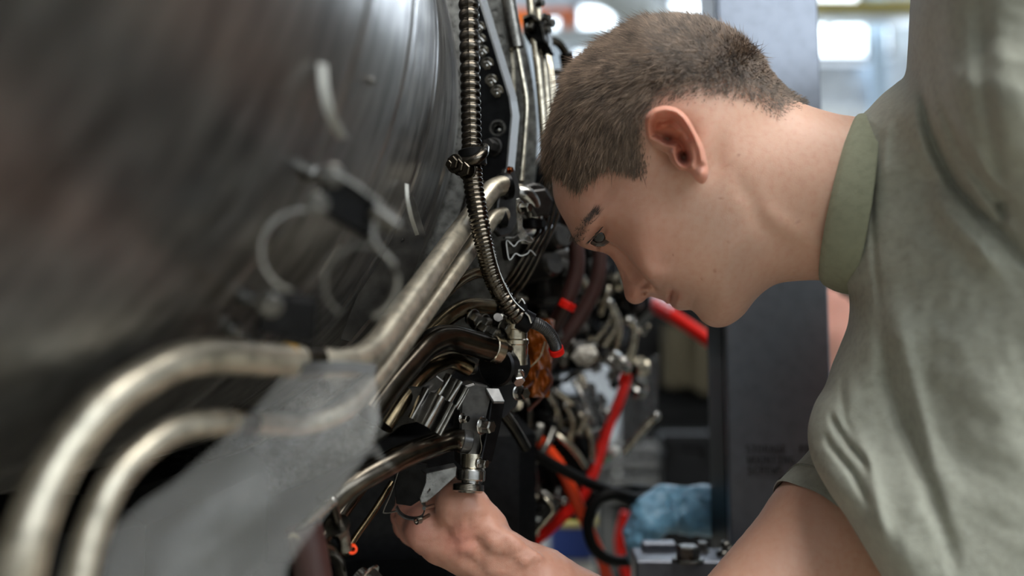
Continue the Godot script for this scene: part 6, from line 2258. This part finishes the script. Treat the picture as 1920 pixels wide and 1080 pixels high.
func shirt(t: Node3D) -> void:
	var rim := [Vector2(1714, -60), Vector2(1707, 0), Vector2(1702, 90), Vector2(1697, 138), Vector2(1680, 156), Vector2(1655, 176), Vector2(1630, 202), Vector2(1612, 226), Vector2(1600, 300), Vector2(1590, 400), Vector2(1580, 480), Vector2(1578, 530), Vector2(1592, 556), Vector2(1590, 605), Vector2(1574, 650), Vector2(1560, 684), Vector2(1547, 722), Vector2(1527, 757), Vector2(1515, 800), Vector2(1517, 842), Vector2(1530, 880), Vector2(1558, 928), Vector2(1590, 975), Vector2(1620, 1025), Vector2(1655, 1083), Vector2(1700, 1160), Vector2(1780, 1260), Vector2(1950, 1320), Vector2(2200, 1320), Vector2(2480, 1230), Vector2(2640, 1000), Vector2(2560, 600), Vector2(2420, 150), Vector2(2230, -70), Vector2(1980, -190), Vector2(1800, -180), Vector2(1735, -125)]
	var out := PackedVector2Array(closed(rim, 7))
	var C := Vector2(1850, 480)
	# controls: x, y, swelling of the front in millimetres, rounding in pixels, depth of the rim in millimetres
	var ctl := []
	for c in [[1605, 250, 48, 40, 594], [1590, 400, 54, 45, 594], [1585, 520, 44, 40, 594], [1640, 300, 66, 60, 590], [1640, 450, 66, 60, 590], [1625, 230, 42, 40, 592], [1670, 200, 54, 50, 592], [1660, 600, 80, 90, 590], [1600, 640, 56, 60, 588], [1560, 740, 45, 50, 580], [1525, 830, 34, 40, 560], [1580, 880, 42, 45, 545], [1610, 980, 45, 50, 525], [1670, 1060, 50, 60, 518], [1680, 800, 75, 90, 575], [1740, 700, 100, 120, 590], [1700, 160, 90, 60, 615], [1720, 60, 110, 60, 612], [1760, 0, 150, 80, 610], [1790, 150, 165, 90, 610], [1850, 260, 180, 150, 610], [1900, 60, 190, 150, 610], [1760, 330, 112, 110, 610], [1800, 480, 126, 150, 605], [1900, 560, 145, 150, 600], [1850, 760, 132, 150, 590], [1920, 900, 125, 150, 575], [1800, 1000, 90, 120, 550], [2050, 600, 160, 200, 600], [2050, 200, 190, 200, 610], [2300, 700, 150, 200, 600], [2200, 1000, 120, 200, 575], [1900, 1200, 90, 150, 550], [2400, 300, 150, 200, 600]]:
		ctl.append([c[0] * 0.001, c[1] * 0.001, c[2] * 0.001, c[3] * 0.01, c[4] * 0.001])
	var fit := plate_fit(ctl, 3, 0.004)
	# folds: polyline, width in pixels, depth in millimetres (minus is a ridge)
	var folds := [
		[[Vector2(1722, 60), Vector2(1728, 150), Vector2(1740, 235), Vector2(1760, 290), Vector2(1790, 345), Vector2(1830, 392), Vector2(1870, 427), Vector2(1925, 488), Vector2(2000, 560)], 13.0, 13.0],
		[[Vector2(1765, -100), Vector2(1750, 60), Vector2(1762, 180), Vector2(1800, 280), Vector2(1850, 350), Vector2(1890, 400), Vector2(1960, 470)], 17.0, 8.0],
		[[Vector2(1740, 330), Vector2(1775, 400), Vector2(1830, 460), Vector2(1900, 530)], 20.0, -6.0],
		[[Vector2(1780, 170), Vector2(1815, 270), Vector2(1862, 338), Vector2(1890, 372)], 12.0, -6.0],
		[[Vector2(1838, -80), Vector2(1842, 150), Vector2(1866, 310), Vector2(1884, 410)], 16.0, 5.0],
		[[Vector2(1872, 372), Vector2(1876, 395), Vector2(1884, 420)], 10.0, 7.0],
		[[Vector2(1632, 250), Vector2(1622, 330), Vector2(1616, 420), Vector2(1620, 520)], 6.0, 2.2],
		[[Vector2(1655, 220), Vector2(1640, 300), Vector2(1634, 380), Vector2(1640, 500), Vector2(1660, 640)], 7.0, 2.4],
		[[Vector2(1672, 190), Vector2(1662, 260), Vector2(1655, 340)], 8.0, -2.0],
		[[Vector2(1640, 560), Vector2(1652, 640), Vector2(1662, 715), Vector2(1700, 820), Vector2(1740, 910), Vector2(1782, 1030), Vector2(1800, 1120)], 15.0, 5.5],
		[[Vector2(1672, 560), Vector2(1690, 640), Vector2(1712, 720), Vector2(1740, 830), Vector2(1780, 940)], 18.0, -4.0],
		[[Vector2(1548, 762), Vector2(1568, 800), Vector2(1592, 836), Vector2(1618, 862), Vector2(1632, 900)], 7.0, 5.5],
		[[Vector2(1540, 800), Vector2(1556, 836), Vector2(1584, 868), Vector2(1602, 892), Vector2(1618, 925), Vector2(1632, 960)], 7.0, 5.0],
		[[Vector2(1582, 680), Vector2(1578, 730), Vector2(1584, 790), Vector2(1606, 826)], 8.0, 2.5],
		[[Vector2(1600, 800), Vector2(1630, 870), Vector2(1650, 960), Vector2(1672, 1050)], 14.0, -3.5],
	]
	var f := FastNoiseLite.new()
	f.seed = 4
	f.frequency = 0.006
	f.fractal_octaves = 3
	var na := out.size()
	var ns := 110
	var mb := MB.new()
	var front := []
	for j in ns + 1:
		var s := sin(PI * 0.5 * j / ns)
		for i in na:
			var q: Vector2 = C.lerp(out[i], s)
			var d := (1.0 - s) * C.distance_to(out[i])
			if d > 0.5:
				var best := 1e18
				var bm := i
				for m in range(0, na, 2):
					var e := q.distance_squared_to(out[m])
					if e < best: best = e; bm = m
				for m in range(bm - 3, bm + 3):
					var o1 := out[posmod(m, na)]
					d = minf(d, q.distance_to(Geometry2D.get_closest_point_to_segment(q, o1, out[posmod(m + 1, na)])))
			var wl := plate_at(fit, q.x * 0.001, q.y * 0.001)
			wl[1] = maxf(wl[1] * 100.0, 25.0)
			wl[0] = maxf(wl[0], 0.02)
			var r := 1.0 - minf(d / wl[1], 1.0)
			var T: float = wl[0] * sqrt(1.0 - r * r)
			var soft := minf(d / 14.0, 1.0)
			for fo in folds:
				var e := fold_d(q, fo[0])
				if e.x < fo[1] * 2.6: T -= fo[2] * 0.001 * exp(-pow(e.x / fo[1], 2.0)) * soft * smoothstep(0.0, 0.25, e.y) * smoothstep(1.0, 0.72, e.y)
			T += f.get_noise_2dv(q) * 0.0035 * soft
			front.append([q, maxf(T, 0.0), sqrt(1.0 - r * r), wl[2]])
	for side in 2:
		for g in front:
			var q: Vector2 = g[0]
			if side == 0: mb.vert(at(q.x, q.y, g[3] - g[1]), -FW)
			else: mb.vert(at(q.x, q.y, g[3] + 0.14 * g[2]), FW)
	for sd in 2:
		var f0 := sd * (ns + 1) * na
		var grid := []
		for j in ns + 1: grid.append(range(f0 + j * na, f0 + (j + 1) * na))
		mb.sheet(grid, true)
	mb.renormal()
	# sleeve round the near upper arm, ending in a stitched hem
	var sl := MB.new()
	var ax := (at(1325, 1265, 0.553) - at(1562, 997, 0.595)).normalized()
	var hem := at(1562, 997, 0.595)
	var prof := []
	for i in 14:
		var k := i / 13.0
		prof.append(Vector2(0.0515 + 0.004 * k * k, -0.09 * k))
	prof.reverse()
	prof.append_array([Vector2(0.0523, 0.002), Vector2(0.0512, 0.003), Vector2(0.050, 0.002), Vector2(0.0496, -0.03)])
	var prev := sl.v.size()
	var u := ax.cross(UP).normalized()
	var w := ax.cross(u)
	var seg := 72
	for p in prof:
		for k in seg:
			var a := TAU * k / seg
			var e := u * cos(a) + w * sin(a)
			var rr: float = p.x + 0.0008 * sin(a * 5.0 + p.y * 90.0) + 0.0006 * sin(a * 9.0)
			sl.vert(hem + e * rr + ax * p.y, e)
	for i in prof.size() - 1:
		for k in seg: sl.quad(i * seg + k, i * seg + (k + 1) % seg, (i + 1) * seg + (k + 1) % seg, (i + 1) * seg + k)
	sl.renormal()
	for i in sl.ix: mb.ix.append(i + mb.v.size())
	mb.v.append_array(sl.v); mb.n.append_array(sl.n); mb.c.append_array(sl.c); mb.uv.append_array(sl.uv)
	var cm := cloth_material()
	var o := part("t_shirt", mb, cm, t, "plain olive grey T-shirt")
	var st := MB.new()
	for ring in [[-0.017, 0.0531], [-0.0155, 0.0531]]:
		var l := []
		for k in 73:
			var a := TAU * k / 72.0
			l.append(hem + (u * cos(a) + w * sin(a)) * (ring[1] - 0.0010 + 0.0008 * sin(a * 5.0 + ring[0] * 90.0) + 0.0006 * sin(a * 9.0)) + ax * ring[0])
		st.tube(l, 0.00035, 6, false)
	part("hem_stitch", st, cm, o)
	# ribbed collar round the neck
	var co := MB.new()
	var on_head := func(x: float, y: float) -> Vector3:
		var q := huv(x, y)
		return hp(q.x, q.y, 0.0)
	var ca: Vector3 = on_head.call(1606, 215)
	var cb: Vector3 = on_head.call(1539, 527)
	var cc: Vector3 = on_head.call(1645, 224)
	var cd: Vector3 = on_head.call(1593, 549)
	var c1 := (ca + cb) / 2.0
	var c2 := (cc + cd) / 2.0
	var m1 := (ca - cb) / 2.0
	var m2 := (cc - cd) / 2.0
	var rows := []
	var nr := 34
	for j in nr + 1:
		var k := float(j) / nr
		var cen := c1.lerp(c2, k)
		var ma := m1.lerp(m2, k)
		var puff := 0.0022 * sin(PI * k) - 0.0022 * pow(maxf(0.0, 1.0 - k * 7.0), 2.0) - 0.008 * pow(maxf(0.0, (k - 0.93) / 0.07), 2.0)
		if j % 2 == 1: puff += 0.00035
		var row := []
		for i in 97:
			var a := TAU * i / 96.0
			var e := ma * cos(a) * (1.0 + puff / ma.length()) + (HN * (lerpf(0.067, 0.079, k) + puff) - HU * lerpf(0.017, 0.010, k)) * sin(a)
			row.append(co.vert(cen + e, e.normalized()))
		rows.append(row)
	var inner := []
	for j in 2:
		var row := []
		for i in 97:
			var a := TAU * i / 96.0
			var e := m1 * cos(a) * (0.985 - 0.03 * j) + (HN * (0.0645 - 0.002 * j) - HU * 0.017) * sin(a)
			row.append(co.vert(c1.lerp(c2, 0.02 + 0.5 * j) + e, -e.normalized()))
		inner.append(row)
	for j in nr:
		for i in 96: co.quad(rows[j][i], rows[j][i + 1], rows[j + 1][i + 1], rows[j + 1][i])
	for i in 96:
		co.quad(rows[0][i], rows[0][i + 1], inner[0][i + 1], inner[0][i])
		co.quad(inner[0][i], inner[0][i + 1], inner[1][i + 1], inner[1][i])
	co.renormal()
	var lc := cloth_material()
	lc.albedo_color = Color(0.555, 0.565, 0.48)
	part("collar", co, lc, o, "ribbed olive collar band")

func second_person() -> void:
	var t := thing("person", "second technician almost wholly hidden behind the steel post, one blue gloved hand reaching out", "person", Vector3(0.42, 0, -1.15))
	var skin := func(p: Vector3) -> Color: return Color(0.60, 0.30, 0.235)
	var body := MB.new()
	body.colored = true
	nets(body, [
		cap([1506, 560, 1.14], [1500, 600, 1.14], 74, 72), cap([1478, 620, 1.12], [1470, 660, 1.12], 52, 44), cap([1436, 622, 1.12], [1430, 632, 1.12], 9, 10), cap([1510, 620, 1.15], [1520, 760, 1.17], 56, 58),
		cap([1520, 800, 1.18], [1520, 1080, 1.18], 80, 80), cap([1540, 800, 1.10], [1590, 985, 1.08], 44, 38), cap([1590, 985, 1.08], [1400, 962, 1.0], 36, 28)], 0.03, 0.011, skin)
	part("body", body, skin_material(), t)
	var hr := MB.new()
	hr.colored = true
	nets(hr, [cap([1510, 545, 1.145], [1508, 570, 1.15], 77, 76)], 0.01, 0.011, func(_p: Vector3) -> Color: return Color(0.06, 0.04, 0.03))
	var cm := StandardMaterial3D.new()
	cm.vertex_color_use_as_albedo = true
	cm.roughness = 0.9
	var sh := MB.new()
	sh.colored = true
	nets(sh, [cap([1525, 790, 1.18], [1520, 1100, 1.18], 92, 94), cap([1520, 1100, 1.18], [1520, 1300, 1.18], 94, 96), cap([1540, 800, 1.10], [1578, 900, 1.085], 56, 52)], 0.04, 0.012, func(_p: Vector3) -> Color: return Color(0.24, 0.25, 0.19))
	part("t_shirt", sh, cm, t)
	var lg := MB.new()
	lg.colored = true
	var hip := at(1520, 1300, 1.18)
	nets(lg, [[hip, hip + Vector3(0.02, -0.1, 0), 0.1, 0.1], [hip + Vector3(0.01, -0.1, 0.05), Vector3(hip.x + 0.02, 0.03, hip.z + 0.06), 0.075, 0.055], [hip + Vector3(0.01, -0.1, -0.05), Vector3(hip.x + 0.02, 0.03, hip.z - 0.08), 0.075, 0.055], [Vector3(hip.x + 0.02, 0.04, hip.z + 0.06), Vector3(hip.x - 0.1, 0.04, hip.z + 0.06), 0.05, 0.04], [Vector3(hip.x + 0.02, 0.04, hip.z - 0.08), Vector3(hip.x - 0.1, 0.04, hip.z - 0.08), 0.05, 0.04]], 0.03, 0.016, func(_p: Vector3) -> Color: return Color(0.08, 0.085, 0.07))
	part("trousers", lg, cm, t)
	# blue glove: hand hanging over the beam, fingers bent down
	var gl := MB.new()
	gl.colored = true
	var blue := func(p: Vector3) -> Color: return Color(0.165, 0.36, 0.52)
	nets(gl, [
		cap([1420, 958, 0.99], [1320, 955, 0.985], 29, 28.5), cap([1330, 965, 0.98], [1285, 962, 0.975], 26, 24), cap([1310, 944, 0.985], [1242, 936, 0.985], 21, 17), cap([1290, 965, 0.975], [1238, 962, 0.975], 22, 20),
		cap([1242, 932, 0.975], [1204, 952, 0.968], 13, 11.5), cap([1204, 952, 0.968], [1186, 1000, 0.966], 11.5, 10.5), cap([1186, 1000, 0.966], [1192, 1050, 0.97], 10.5, 8.5),
		cap([1238, 952, 0.965], [1212, 978, 0.955], 13, 12), cap([1212, 978, 0.955], [1194, 1016, 0.953], 12, 10), cap([1194, 1016, 0.953], [1196, 1042, 0.958], 10, 8.5),
		cap([1250, 975, 0.962], [1222, 992, 0.95], 14, 12), cap([1222, 992, 0.95], [1206, 1018, 0.948], 12, 9),
		cap([1240, 935, 1.0], [1206, 960, 0.998], 12, 11), cap([1206, 960, 0.998], [1190, 1010, 0.995], 11, 9),
		# stretched folds of the film
		cap([1256, 948, 0.948], [1280, 968, 0.945], 2.2, 2.6), cap([1280, 930, 0.958], [1345, 985, 0.952], 2.0, 2.2), cap([1312, 932, 0.957], [1362, 960, 0.956], 2.0, 2.2), cap([1330, 950, 0.95], [1362, 985, 0.95], 2.0, 2.2),
		cap([1248, 940, 0.944], [1256, 958, 0.942], 2.0, 2.0) + [0.004], cap([1262, 960, 0.944], [1266, 995, 0.944], 1.8, 1.8) + [0.004], cap([1275, 940, 0.95], [1318, 978, 0.945], 1.6, 1.6) + [0.004],
	], 0.008, 0.0036, blue, 0.0032, 70.0, 9)
	var gm := StandardMaterial3D.new()
	gm.vertex_color_use_as_albedo = true
	gm.roughness = 0.42
	gm.uv1_triplanar = true
	gm.uv1_world_triplanar = true
	gm.uv1_scale = Vector3.ONE * 10.0
	gm.albedo_texture = noise_tex("paint", 0.015, [0.82, 0.95, 1.0, 1.0], 5)
	gm.subsurf_scatter_enabled = true
	gm.subsurf_scatter_strength = 0.08
	part("glove", gl, gm, t, "thin wrinkled light blue glove")
	part("hair", hr, cm, t)
